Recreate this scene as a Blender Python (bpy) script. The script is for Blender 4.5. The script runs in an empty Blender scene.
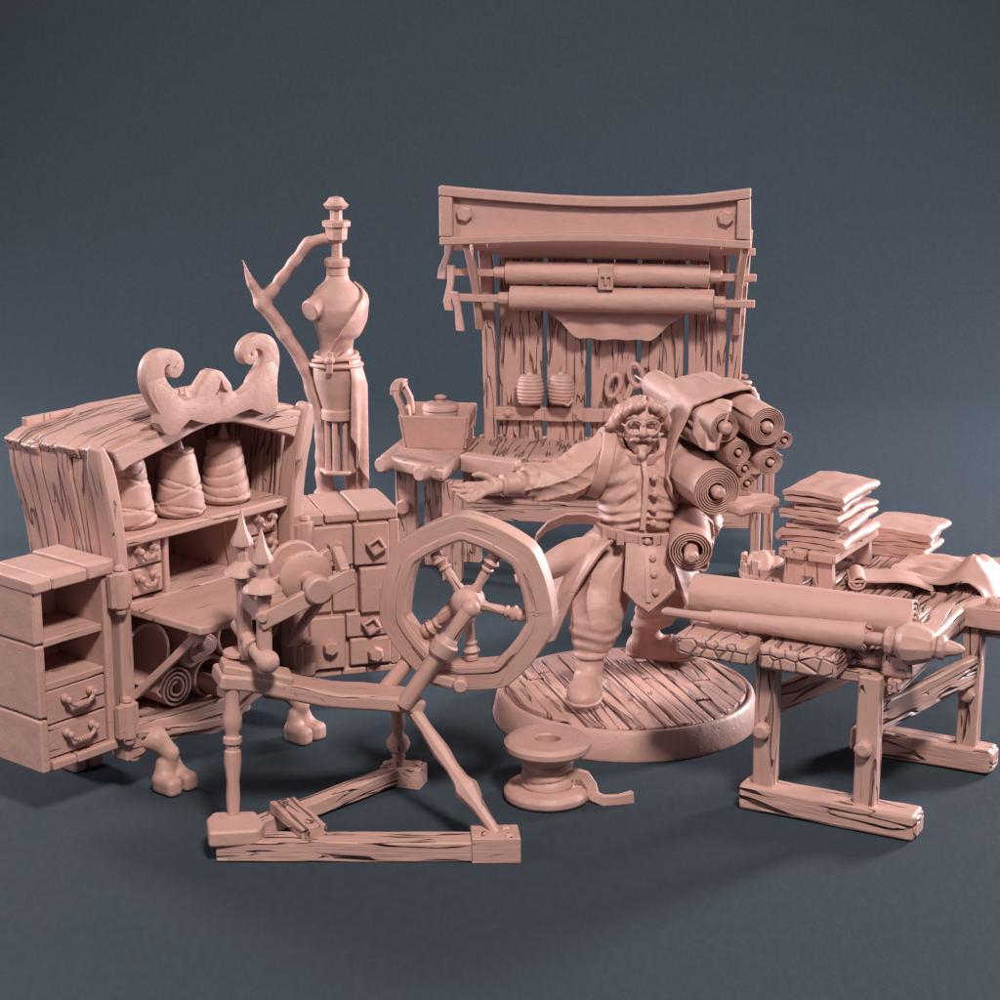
import bpy, bmesh, math, random
import numpy as np
from mathutils import Vector, Matrix, noise

SC = bpy.context.scene
COL = SC.collection
PI = math.pi
def V(*a): return Vector(a[0] if len(a) == 1 else a)
def R(d): return math.radians(d)
def nz(p, s=1.0): return noise.noise(Vector(p) * s)

# ------------------------------------------------------------------ materials
CLAY = (0.485, 0.288, 0.252, 1)
DARK = (0.12, 0.055, 0.044, 1)
def nodes(name):
    m = bpy.data.materials.new(name); m.use_nodes = True
    nt = m.node_tree; b = nt.nodes['Principled BSDF']
    b.inputs['Roughness'].default_value = 0.5
    b.inputs['Specular IOR Level'].default_value = 0.4
    b.inputs['Base Color'].default_value = CLAY
    def N(t, **kw):
        n = nt.nodes.new(t)
        for k, v in kw.items(): setattr(n, k, v)
        return n
    return m, nt, b, N
def math_node(N, nt, op, a, b=None, clamp=False):
    n = N('ShaderNodeMath', operation=op); n.use_clamp = clamp
    for i, x in enumerate((a, b)):
        if x is None: continue
        if isinstance(x, (int, float)): n.inputs[i].default_value = x
        else: nt.links.new(x, n.inputs[i])
    return n.outputs[0]
def finish(m, nt, b, N, height, dist, strength=1.0):
    bp = N('ShaderNodeBump'); bp.inputs['Distance'].default_value = dist; bp.inputs['Strength'].default_value = strength
    nt.links.new(height, bp.inputs['Height']); nt.links.new(bp.outputs[0], b.inputs['Normal'])
def noise_tex(N, nt, vec, scale, detail=2.0, rough=0.5):
    n = N('ShaderNodeTexNoise'); n.inputs['Scale'].default_value = scale; n.inputs['Detail'].default_value = detail
    n.inputs['Roughness'].default_value = rough
    nt.links.new(vec, n.inputs['Vector']); return n.outputs['Fac']
def vmul(N, nt, vec, s):
    n = N('ShaderNodeVectorMath', operation='MULTIPLY'); nt.links.new(vec, n.inputs[0]); n.inputs[1].default_value = s
    return n.outputs[0]
def mixcol(N, nt, fac, c1, c2):
    n = N('ShaderNodeMix', data_type='RGBA')
    nt.links.new(fac, n.inputs[0])
    for i, c in ((6, c1), (7, c2)):
        if isinstance(c, tuple): n.inputs[i].default_value = c
        else: nt.links.new(c, n.inputs[i])
    return n.outputs[2]

def mat_clay():
    m, nt, b, N = nodes('clay')
    tc = N('ShaderNodeTexCoord').outputs['Object']
    f = noise_tex(N, nt, tc, 9, 3)
    c = mixcol(N, nt, f, (0.455, 0.266, 0.232, 1), (0.52, 0.313, 0.276, 1))
    nt.links.new(c, b.inputs['Base Color'])
    h = math_node(N, nt, 'ADD', f, math_node(N, nt, 'MULTIPLY', noise_tex(N, nt, tc, 60, 3), 0.18))
    # scattered nicks
    v = noise_tex(N, nt, vmul(N, nt, tc, (1, 1, 2.2)), 17, 4, 0.6)
    nick = math_node(N, nt, 'MULTIPLY', math_node(N, nt, 'SUBTRACT', 0.345, v, True), 6.0, True)
    h = math_node(N, nt, 'SUBTRACT', h, nick)
    finish(m, nt, b, N, h, 0.008, 0.8)
    return m
def mat_wood(name='wood', cs=1.0, dens=0.5, depth=0.02):
    m, nt, b, N = nodes(name)
    at = N('ShaderNodeAttribute', attribute_name='gr').outputs['Vector']
    wob = noise_tex(N, nt, vmul(N, nt, at, (3.0, 8, 8)), 1.0, 2)
    n1 = noise_tex(N, nt, vmul(N, nt, at, (1.9 * cs, 17 * cs, 17 * cs)), 1.0, 1.2, 0.4)
    n2 = noise_tex(N, nt, vmul(N, nt, at, (2.3, 9, 9)), 1.7, 1)
    d = math_node(N, nt, 'ABSOLUTE', math_node(N, nt, 'SUBTRACT', n1, 0.5))
    wid = math_node(N, nt, 'MULTIPLY', math_node(N, nt, 'SUBTRACT', n2, 1 - dens, True), 0.27)
    crack = math_node(N, nt, 'SUBTRACT', 1.0, math_node(N, nt, 'DIVIDE', d, math_node(N, nt, 'ADD', wid, 0.0006)), True)
    crack = math_node(N, nt, 'POWER', crack, 0.85)
    grain = noise_tex(N, nt, vmul(N, nt, at, (5, 90, 90)), 1.0, 3)
    base = mixcol(N, nt, wob, (0.45, 0.263, 0.228, 1), (0.52, 0.312, 0.275, 1))
    nt.links.new(mixcol(N, nt, math_node(N, nt, 'MULTIPLY', crack, 0.45), base, DARK), b.inputs['Base Color'])
    h = math_node(N, nt, 'SUBTRACT', math_node(N, nt, 'MULTIPLY', grain, 0.13), crack)
    h = math_node(N, nt, 'ADD', h, math_node(N, nt, 'MULTIPLY', wob, 0.5))
    finish(m, nt, b, N, h, depth, 1.0)
    return m
def mat_cloth():
    m, nt, b, N = nodes('cloth')
    tc = N('ShaderNodeTexCoord').outputs['Object']
    f = noise_tex(N, nt, vmul(N, nt, tc, (5, 5, 9)), 1.0, 2)
    c = mixcol(N, nt, f, (0.46, 0.27, 0.236, 1), (0.515, 0.308, 0.271, 1))
    nt.links.new(c, b.inputs['Base Color'])
    h = math_node(N, nt, 'ADD', f, math_node(N, nt, 'MULTIPLY', noise_tex(N, nt, tc, 70, 2), 0.06))
    finish(m, nt, b, N, h, 0.02, 0.7)
    return m
def mat_strand(name, sc, axis_scale, depth):
    m, nt, b, N = nodes(name)
    tc = N('ShaderNodeTexCoord').outputs['Object']
    f = noise_tex(N, nt, vmul(N, nt, tc, axis_scale), sc, 1.5)
    finish(m, nt, b, N, f, depth, 1.0)
    return m
def mat_endgrain():
    m, nt, b, N = nodes('end_grain')
    tc = N('ShaderNodeTexCoord').outputs['Object']
    v = N('ShaderNodeTexVoronoi', feature='DISTANCE_TO_EDGE'); v.inputs['Scale'].default_value = 13
    nt.links.new(tc, v.inputs['Vector'])
    e = math_node(N, nt, 'MULTIPLY', v.outputs['Distance'], 9.0, True)
    line = math_node(N, nt, 'SUBTRACT', 1.0, math_node(N, nt, 'MULTIPLY', v.outputs['Distance'], 22.0), True)
    nt.links.new(mixcol(N, nt, math_node(N, nt, 'MULTIPLY', line, 0.7), CLAY, DARK), b.inputs['Base Color'])
    finish(m, nt, b, N, math_node(N, nt, 'POWER', e, 0.5), 0.014, 1.0)
    return m
def mat_floor():
    m, nt, b, N = nodes('slate_floor')
    tc = N('ShaderNodeTexCoord').outputs['Object']
    f = noise_tex(N, nt, vmul(N, nt, tc, (1, 0.45, 1)), 22, 8, 0.75)
    nt.links.new(mixcol(N, nt, f, FLOOR_A, FLOOR_B), b.inputs['Base Color'])
    b.inputs['Roughness'].default_value = 0.85; b.inputs['Specular IOR Level'].default_value = 0.06
    finish(m, nt, b, N, f, 0.01, 0.25)
    return m
FLOOR_A = (0.027, 0.037, 0.048, 1); FLOOR_B = (0.045, 0.060, 0.076, 1)
M = dict(clay=mat_clay(), wood=mat_wood(), bark=mat_wood('rough_wood', 0.85, 0.62, 0.032), smooth=mat_wood('smooth_wood', 0.8, 0.42, 0.013),
         cloth=mat_cloth(), hair=mat_strand('hair', 1.0, (45, 30, 9), 0.012), end=mat_endgrain(), floor=mat_floor(),
         thread=mat_strand('thread', 1.0, (9, 9, 80), 0.012))

# ------------------------------------------------------------------ mesh builder
def basis(d, up=(0, 0, 1)):
    d = V(d).normalized(); up = V(up)
    s = d.cross(up)
    if s.length < 1e-4: s = d.cross(V(1, 0, 0))
    s.normalize(); u = s.cross(d).normalized()
    return d, s, u
class MB:
    n = 0
    def __init__(self, off=(0, 0, 0)):
        self.v = []; self.f = []; self.g = []; self.off = V(off)
    def add(self, vs, fs, gs):
        k = len(self.v)
        self.v += [V(p) for p in vs]; self.f += [tuple(i + k for i in f) for f in fs]; self.g += [tuple(g) for g in gs]
    def ro(self):
        MB.n += 1; r = random.Random(MB.n * 7 + 3); return r.uniform(0, 40), r.uniform(0, 40), r.uniform(0, 40)
    def sweep(self, pts, w, t, up=(0, 0, 1), j=0.0, closed=False, ws=None, side=None):
        """rectangle w (sideways) x t (up) along a path; ws: per point scale"""
        o = self.ro(); n = len(pts); pts = [V(p) for p in pts]; vs = []; gs = []; L = 0
        for i, p in enumerate(pts):
            if closed: d = pts[(i + 1) % n] - pts[i - 1]
            else: d = pts[min(i + 1, n - 1)] - pts[max(i - 1, 0)]
            d, s, u = basis(d, up)
            if side is not None: s = V(side).normalized(); u = s.cross(d).normalized()
            if i: L += (p - pts[i - 1]).length
            k = ws[i] if ws else (1, 1)
            if not isinstance(k, tuple): k = (k, k)
            for a, b in ((-1, -1), (1, -1), (1, 1), (-1, 1)):
                da = a * w / 2 * k[0]; db = b * t / 2 * k[1]
                if j:
                    da += j * nz((L * 5 + o[0], a * 9 + o[1], b * 5)); db += j * nz((L * 5 + o[1], a * 9, b * 5 + o[2]))
                vs.append(p + s * da + u * db); gs.append((o[0] + L, o[1] + da, o[2] + db))
        fs = []
        for i in range(n if closed else n - 1):
            a = i * 4; b = ((i + 1) % n) * 4
            for q in range(4): fs.append((a + q, a + (q + 1) % 4, b + (q + 1) % 4, b + q))
        if not closed: fs += [(3, 2, 1, 0), tuple((n - 1) * 4 + q for q in range(4))]
        self.add(vs, fs, gs); return self
    def board(self, p0, p1, w, t, up=(0, 0, 1), seg=7, j=0.005, ws=None):
        p0 = V(p0); p1 = V(p1)
        return self.sweep([p0.lerp(p1, i / seg) for i in range(seg + 1)], w, t, up, j, ws=ws)
    def box(self, lo, hi, j=0.003, seg=4):
        """axis box, grain along its longest side"""
        lo = V(lo); hi = V(hi); d = hi - lo; c = (lo + hi) / 2
        ax = max(range(3), key=lambda i: d[i])
        e = V(0, 0, 0); e[ax] = d[ax] / 2
        if ax == 2: return self.board(c - e, c + e, d[0], d[1], (0, 1, 0), seg, j)
        if ax == 0: return self.board(c - e, c + e, d[1], d[2], (0, 0, 1), seg, j)
        return self.board(c - e, c + e, d[0], d[2], (0, 0, 1), seg, j)
    def tube(self, pts, rs, seg=12, up=(0, 0, 1), j=0.0, caps=True, closed=False, flat=1.0):
        o = self.ro(); pts = [V(p) for p in pts]; n = len(pts); L = 0; vs = []; gs = []
        if not isinstance(rs, (list, tuple)): rs = [rs] * n
        sprev = None
        for i, p in enumerate(pts):
            if closed: d = pts[(i + 1) % n] - pts[i - 1]
            else: d = pts[min(i + 1, n - 1)] - pts[max(i - 1, 0)]
            if d.length < 1e-7: d = pts[-1] - pts[0]
            d.normalize()
            if sprev is None: _, s, u = basis(d, up)
            else:
                s = sprev - d * sprev.dot(d)
                if s.length < 1e-5: _, s, u = basis(d, up)
                s.normalize(); u = s.cross(d)
            sprev = s
            if i: L += (p - pts[i - 1]).length
            for k in range(seg):
                a = 2 * PI * k / seg; r = rs[i]
                if j: r += j * nz((L * 6 + o[0], math.cos(a) * 1.3 + o[1], math.sin(a) * 1.3))
                vs.append(p + s * (math.cos(a) * r) + u * (math.sin(a) * r * flat))
                gs.append((o[0] + L, o[1] + math.cos(a) * rs[i], o[2] + math.sin(a) * rs[i]))
        fs = []
        for i in range(n if closed else n - 1):
            a = i * seg; b = ((i + 1) % n) * seg
            for k in range(seg): fs.append((a + k, b + k, b + (k + 1) % seg, a + (k + 1) % seg))
        if caps and not closed:
            fs += [tuple(range(seg)), tuple((n - 1) * seg + k for k in reversed(range(seg)))]
        self.add(vs, fs, gs); return self
    def cyl(self, p0, p1, r0, r1=None, seg=16):
        return self.tube([p0, p1], [r0, r0 if r1 is None else r1], seg)
    def lathe(self, prof, p0, axis=(0, 0, 1), seg=20, rot=0.0, j=0.0):
        """prof: (r, h) from p0 along axis"""
        p0 = V(p0); d, s, u = basis(axis, (0, 0, 1)); o = self.ro()
        vs = []; gs = []; fs = []; n = len(prof)
        for r, h in prof:
            for k in range(seg):
                a = 2 * PI * k / seg + rot; rr = max(r, 1e-4)
                if j: rr += j * nz((h * 8 + o[0], math.cos(a) + o[1], math.sin(a)))
                vs.append(p0 + d * h + s * (math.cos(a) * rr) + u * (math.sin(a) * rr))
                gs.append((o[0] + h, o[1] + math.cos(a) * r, o[2] + math.sin(a) * r))
        for i in range(n - 1):
            for k in range(seg):
                fs.append((i * seg + k, (i + 1) * seg + k, (i + 1) * seg + (k + 1) % seg, i * seg + (k + 1) % seg))
        fs += [tuple(range(seg)), tuple((n - 1) * seg + k for k in reversed(range(seg)))]
        self.add(vs, fs, gs); return self
    def prism(self, outline, y0, y1, plane='xz', gaxis=0):
        """closed outline extruded; plane 'xz' (extrude y), 'xy' (extrude z), 'yz' (extrude x)"""
        o = self.ro(); n = len(outline); vs = []; gs = []
        for y in (y0, y1):
            for a, b in outline:
                p = {'xz': (a, y, b), 'xy': (a, b, y), 'yz': (y, a, b)}[plane]
                vs.append(V(p)); g = [p[0], p[1], p[2]]
                g[0], g[gaxis] = g[gaxis], g[0]
                gs.append((g[0] + o[0], g[1] + o[1], g[2] + o[2]))
        fs = [(i, (i + 1) % n, n + (i + 1) % n, n + i) for i in range(n)] + [tuple(range(n)), tuple(n + i for i in reversed(range(n)))]
        self.add(vs, fs, gs); return self
    def ball(self, c, r, seg=14, rings=9):
        if not isinstance(r, tuple): r = (r, r, r)
        c = V(c); o = self.ro(); vs = []; fs = []
        for i in range(rings + 1):
            ph = PI * i / rings
            for k in range(seg):
                a = 2 * PI * k / seg; s = max(math.sin(ph), 0.02)
                vs.append(c + V(r[0] * s * math.cos(a), r[1] * s * math.sin(a), r[2] * math.cos(ph)))
        for i in range(rings):
            for k in range(seg): fs.append((i * seg + k, (i + 1) * seg + k, (i + 1) * seg + (k + 1) % seg, i * seg + (k + 1) % seg))
        fs += [tuple(reversed(range(seg))), tuple(rings * seg + k for k in range(seg))]
        self.add(vs, fs, [(p.x + o[0], p.y, p.z) for p in vs]); return self
    def sheet(self, grid, t, wrap=False):
        """grid[i][j] of points turned into cloth of thickness t"""
        A = np.array([[tuple(p) for p in row] for row in grid], dtype=float)
        ni, nj = A.shape[:2]; o = self.ro()
        if wrap:
            di = np.roll(A, -1, 0) - np.roll(A, 1, 0)
        else: di = np.gradient(A, axis=0)
        dj = np.gradient(A, axis=1); nr = np.cross(di, dj); nr /= np.linalg.norm(nr, axis=2, keepdims=True) + 1e-9
        T = A + nr * t / 2; B = A - nr * t / 2
        vs = list(map(tuple, T.reshape(-1, 3))) + list(map(tuple, B.reshape(-1, 3)))
        k = ni * nj; fs = []
        for i in range(ni if wrap else ni - 1):
            for j in range(nj - 1):
                a, b, c, d = i * nj + j, ((i + 1) % ni) * nj + j, ((i + 1) % ni) * nj + j + 1, i * nj + j + 1
                fs.append((a, b, c, d)); fs.append((k + d, k + c, k + b, k + a))
        for i in range(ni if wrap else ni - 1):
            i2 = (i + 1) % ni
            fs.append((i * nj, k + i * nj, k + i2 * nj, i2 * nj)); fs.append((i2 * nj + nj - 1, k + i2 * nj + nj - 1, k + i * nj + nj - 1, i * nj + nj - 1))
        if not wrap:
            for j in range(nj - 1):
                fs.append((j + 1, k + j + 1, k + j, j)); a = (ni - 1) * nj; fs.append((a + j, k + a + j, k + a + j + 1, a + j + 1))
        gs = [(o[0] + p[0], o[1] + p[1], o[2] + p[2]) for p in vs]
        self.add(vs, fs, gs); return self
    def build(self, name, mat='clay', parent=None, bevel=0.008, angle=38, loc=None, seg=2):
        me = bpy.data.meshes.new(name)
        vv = [p - self.off for p in self.v]
        bm = bmesh.new(); lay = bm.verts.layers.float_vector.new('gr')
        bv = [bm.verts.new(p) for p in vv]
        for q, g in zip(bv, self.g): q[lay] = V(g)
        for f in self.f:
            try: bm.faces.new([bv[i] for i in f])
            except ValueError: pass
        bmesh.ops.recalc_face_normals(bm, faces=bm.faces)
        ca = R(angle)
        for f in bm.faces: f.smooth = True
        for e in bm.edges:
            if len(e.link_faces) == 2 and e.calc_face_angle(0) > ca: e.smooth = False
        bm.to_mesh(me); bm.free()
        o = bpy.data.objects.new(name, me); COL.objects.link(o)
        me.materials.append(M[mat])
        if bevel:
            b = o.modifiers.new('Bevel', 'BEVEL'); b.width = bevel; b.segments = seg; b.limit_method = 'ANGLE'; b.angle_limit = R(32)
            b.harden_normals = True; b.miter_outer = 'MITER_ARC'
        if parent: o.parent = parent
        if loc: o.location = loc
        return o
def carve(o, cut):
    """cut real holes into an object; the cutter is removed again"""
    c = cut.build('cutter', 'clay', o.parent, 0)
    b = o.modifiers.new('Boolean', 'BOOLEAN'); b.operation = 'DIFFERENCE'; b.solver = 'EXACT'; b.use_self = True; b.object = c
    bpy.context.view_layer.update()
    me = bpy.data.meshes.new_from_object(o.evaluated_get(bpy.context.evaluated_depsgraph_get()))
    if 'custom_normal' in me.attributes: me.attributes.remove(me.attributes['custom_normal'])
    bm = bmesh.new(); bm.from_mesh(me)
    for f in bm.faces: f.smooth = True
    for e in bm.edges: e.smooth = len(e.link_faces) == 2 and e.calc_face_angle(0) < R(24)
    bm.to_mesh(me); bm.free()
    o.modifiers.clear(); o.data = me; bpy.data.objects.remove(c)
def tag(o, label, cat=None, group=None, kind=None):
    if label: o['label'] = label
    if cat: o['category'] = cat
    if group: o['group'] = group
    if kind: o['kind'] = kind
    return o
def thing(name, label, cat, loc=(0, 0, 0), rot=0.0, group=None):
    o = bpy.data.objects.new(name, None); COL.objects.link(o); o.location = loc; o.rotation_euler = (0, 0, R(rot))
    o.empty_display_size = 0.1
    return tag(o, label, cat, group)

# ------------------------------------------------------------------ implicit modelling (for the figure, feet, soft forms)
F32 = np.float32
def cap(P, a, b, ra, rb=None):
    rb = ra if rb is None else rb
    a = np.array(a, F32); b = np.array(b, F32); ab = b - a; t = np.clip(((P - a) @ ab) / (ab @ ab + 1e-9), 0, 1)
    return np.linalg.norm(P - a - t[:, None] * ab, axis=1) - (ra + (rb - ra) * t)
def ell(P, c, r, rz=0.0, rx=0.0):
    q = P - np.array(c, F32)
    if rz:
        cs, sn = math.cos(rz), math.sin(rz); q = np.stack([q[:, 0] * cs + q[:, 1] * sn, -q[:, 0] * sn + q[:, 1] * cs, q[:, 2]], 1)
    if rx:
        cs, sn = math.cos(rx), math.sin(rx); q = np.stack([q[:, 0], q[:, 1] * cs + q[:, 2] * sn, -q[:, 1] * sn + q[:, 2] * cs], 1)
    r = np.array(r, F32); k = np.linalg.norm(q / r, axis=1); k2 = np.linalg.norm(q / (r * r), axis=1)
    return k * (k - 1) / np.maximum(k2, 1e-6)
def rbox(P, c, h, r, rz=0.0):
    q = P - np.array(c, F32)
    if rz:
        cs, sn = math.cos(rz), math.sin(rz); q = np.stack([q[:, 0] * cs + q[:, 1] * sn, -q[:, 0] * sn + q[:, 1] * cs, q[:, 2]], 1)
    q = np.abs(q) - np.array(h, F32) + r
    return np.linalg.norm(np.maximum(q, 0), axis=1) + np.minimum(q.max(1), 0) - r
def smin(a, b, k=0.03):
    h = np.clip(0.5 + 0.5 * (b - a) / k, 0, 1); return b + (a - b) * h - k * h * (1 - h)
def smax(a, b, k=0.02): return -smin(-a, -b, k)
def chain(P, pts, rs, k=0.03):
    d = None
    for i in range(len(pts) - 1):
        c = cap(P, pts[i], pts[i + 1], rs[i], rs[i + 1]); d = c if d is None else smin(d, c, k)
    return d
def sdf_mesh(name, f, lo, hi, h, mat, parent=None, off=(0, 0, 0), smooth=2):
    lo = np.array(lo, F32); n = np.ceil((np.array(hi) - lo) / (h * 4)).astype(int) + 1
    ax = [lo[i] + (np.arange(n[i]) * 4 + 1.5) * h for i in range(3)]
    G = np.stack(np.meshgrid(*ax, indexing='ij'), -1).reshape(-1, 3).astype(F32)
    cz = f(G).reshape(n)
    fine = np.repeat(np.repeat(np.repeat(cz, 4, 0), 4, 1), 4, 2).astype(F32)
    act = np.argwhere(np.abs(cz) < h * 8)
    oo = np.stack(np.meshgrid(*[np.arange(4)] * 3, indexing='ij'), -1).reshape(-1, 3)
    idx = (act[:, None, :] * 4 + oo[None]).reshape(-1, 3)
    for s in range(0, len(idx), 400000):
        q = idx[s:s + 400000]; fine[q[:, 0], q[:, 1], q[:, 2]] = f((lo + q * h).astype(F32))
    sg = fine < 0; S = fine.shape
    c = np.zeros([s - 1 for s in S], np.uint8)
    for dx in (0, 1):
        for dy in (0, 1):
            for dz in (0, 1): c += sg[dx:S[0] - 1 + dx, dy:S[1] - 1 + dy, dz:S[2] - 1 + dz]
    cells = np.argwhere((c > 0) & (c < 8))
    cid = -np.ones(c.shape, np.int32); cid[tuple(cells.T)] = np.arange(len(cells))
    acc = np.zeros((len(cells), 3)); cnt = np.zeros(len(cells))
    cor = [(x, y, z) for x in (0, 1) for y in (0, 1) for z in (0, 1)]
    for a in cor:
        for k in range(3):
            if a[k]: continue
            b = list(a); b[k] = 1
            va = fine[tuple((cells + a).T)]; vb = fine[tuple((cells + b).T)]
            m = (va < 0) != (vb < 0); t = np.where(m, va / np.where(m, va - vb, 1), 0)
            p = np.array(a, float)[None] + np.zeros((len(cells), 3)); p[:, k] += t
            acc[m] += p[m]; cnt += m
    vs = lo + (cells + acc / cnt[:, None]) * h
    fs = []
    for k in range(3):
        i, j = (k + 1) % 3, (k + 2) % 3
        sl0 = [slice(None)] * 3; sl1 = [slice(None)] * 3; sl0[k] = slice(0, S[k] - 1); sl1[k] = slice(1, S[k])
        e = sg[tuple(sl0)] != sg[tuple(sl1)]
        q = np.argwhere(e); q = q[(q[:, i] > 0) & (q[:, j] > 0) & (q[:, i] < S[i] - 1) & (q[:, j] < S[j] - 1)]
        ins = sg[tuple(q.T)]
        ei = np.zeros(3, int); ei[i] = 1; ej = np.zeros(3, int); ej[j] = 1
        A = np.stack([cid[tuple((q - ei - ej).T)], cid[tuple((q - ej).T)], cid[tuple(q.T)], cid[tuple((q - ei).T)]], 1)
        A[~ins] = A[~ins][:, ::-1]; fs.append(A)
    fs = np.concatenate(fs)
    fs = fs[(fs >= 0).all(1)]
    me = bpy.data.meshes.new(name)
    vs = vs - np.array(off)
    me.vertices.add(len(vs)); me.vertices.foreach_set('co', vs.astype(F32).ravel())
    me.loops.add(len(fs) * 4); me.loops.foreach_set('vertex_index', fs.astype(np.int32).ravel())
    me.polygons.add(len(fs)); me.polygons.foreach_set('loop_start', np.arange(0, len(fs) * 4, 4, dtype=np.int32))
    me.polygons.foreach_set('use_smooth', np.ones(len(fs), bool))
    me.update(calc_edges=True); me.validate()
    o = bpy.data.objects.new(name, me); COL.objects.link(o); me.materials.append(M[mat])
    if smooth:
        s = o.modifiers.new('Smooth', 'SMOOTH'); s.factor = 0.5; s.iterations = smooth
    if parent: o.parent = parent
    return o
# ------------------------------------------------------------------ camera, light, setting
cam = bpy.data.cameras.new('camera'); co = bpy.data.objects.new('camera', cam); COL.objects.link(co)
co.location = (0, -11.41, 4.18); co.rotation_euler = (R(76), 0, 0)
cam.sensor_width = 36; cam.lens = 72; cam.clip_end = 200; SC.camera = co

w = bpy.data.worlds.new('World'); SC.world = w; w.use_nodes = True
bg = w.node_tree.nodes['Background']; bg.inputs[0].default_value = (0.80, 0.90, 1.0, 1); bg.inputs[1].default_value = 0.11
def area(name, loc, target, size, energy, color):
    l = bpy.data.lights.new(name, 'AREA'); l.shape = 'DISK'; l.size = size; l.energy = energy; l.color = color
    o = bpy.data.objects.new(name, l); COL.objects.link(o); o.location = loc
    o.rotation_euler = (V(target) - V(loc)).to_track_quat('-Z', 'Y').to_euler()
area('key_lamp', (4.2, -17.0, 20.5), (0, 2, 0.8), 4.0, 7600, (1.0, 0.90, 0.82))
area('fill_lamp', (-13.0, -7.0, 9.0), (-0.5, 0.5, 0.8), 5.0, 750, (1.0, 0.88, 0.90))
area('rim_lamp', (13.0, 7.0, 4.6), (0.5, 0.5, 0.8), 3.5, 4400, (1.0, 0.95, 0.97))
area('rim_lamp', (-12.0, 7.0, 4.4), (-0.5, 0.5, 0.8), 3.5, 2500, (1.0, 0.95, 0.97))
SC.view_settings.view_transform = 'Standard'; SC.view_settings.look = 'None'; SC.view_settings.gamma = 1
SC.view_settings.exposure = 0.0
SC.view_settings.use_curve_mapping = False

g = MB()
prof = [(-16, 0), (10, 0)] + [(10 + 7 * math.sin(a * PI / 40), 7 - 7 * math.cos(a * PI / 40)) for a in range(1, 21)] + [(17, 20)]
vs = []; fs = []
for y, z in prof: vs += [(-26, y, z), (26, y, z)]
for i in range(len(prof) - 1): fs.append((2 * i, 2 * i + 1, 2 * i + 3, 2 * i + 2))
g.add(vs, fs, vs)
tag(g.build('ground', 'floor', bevel=0), 'seamless dark slate floor curving up into a plain studio backdrop', kind='structure')
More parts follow.
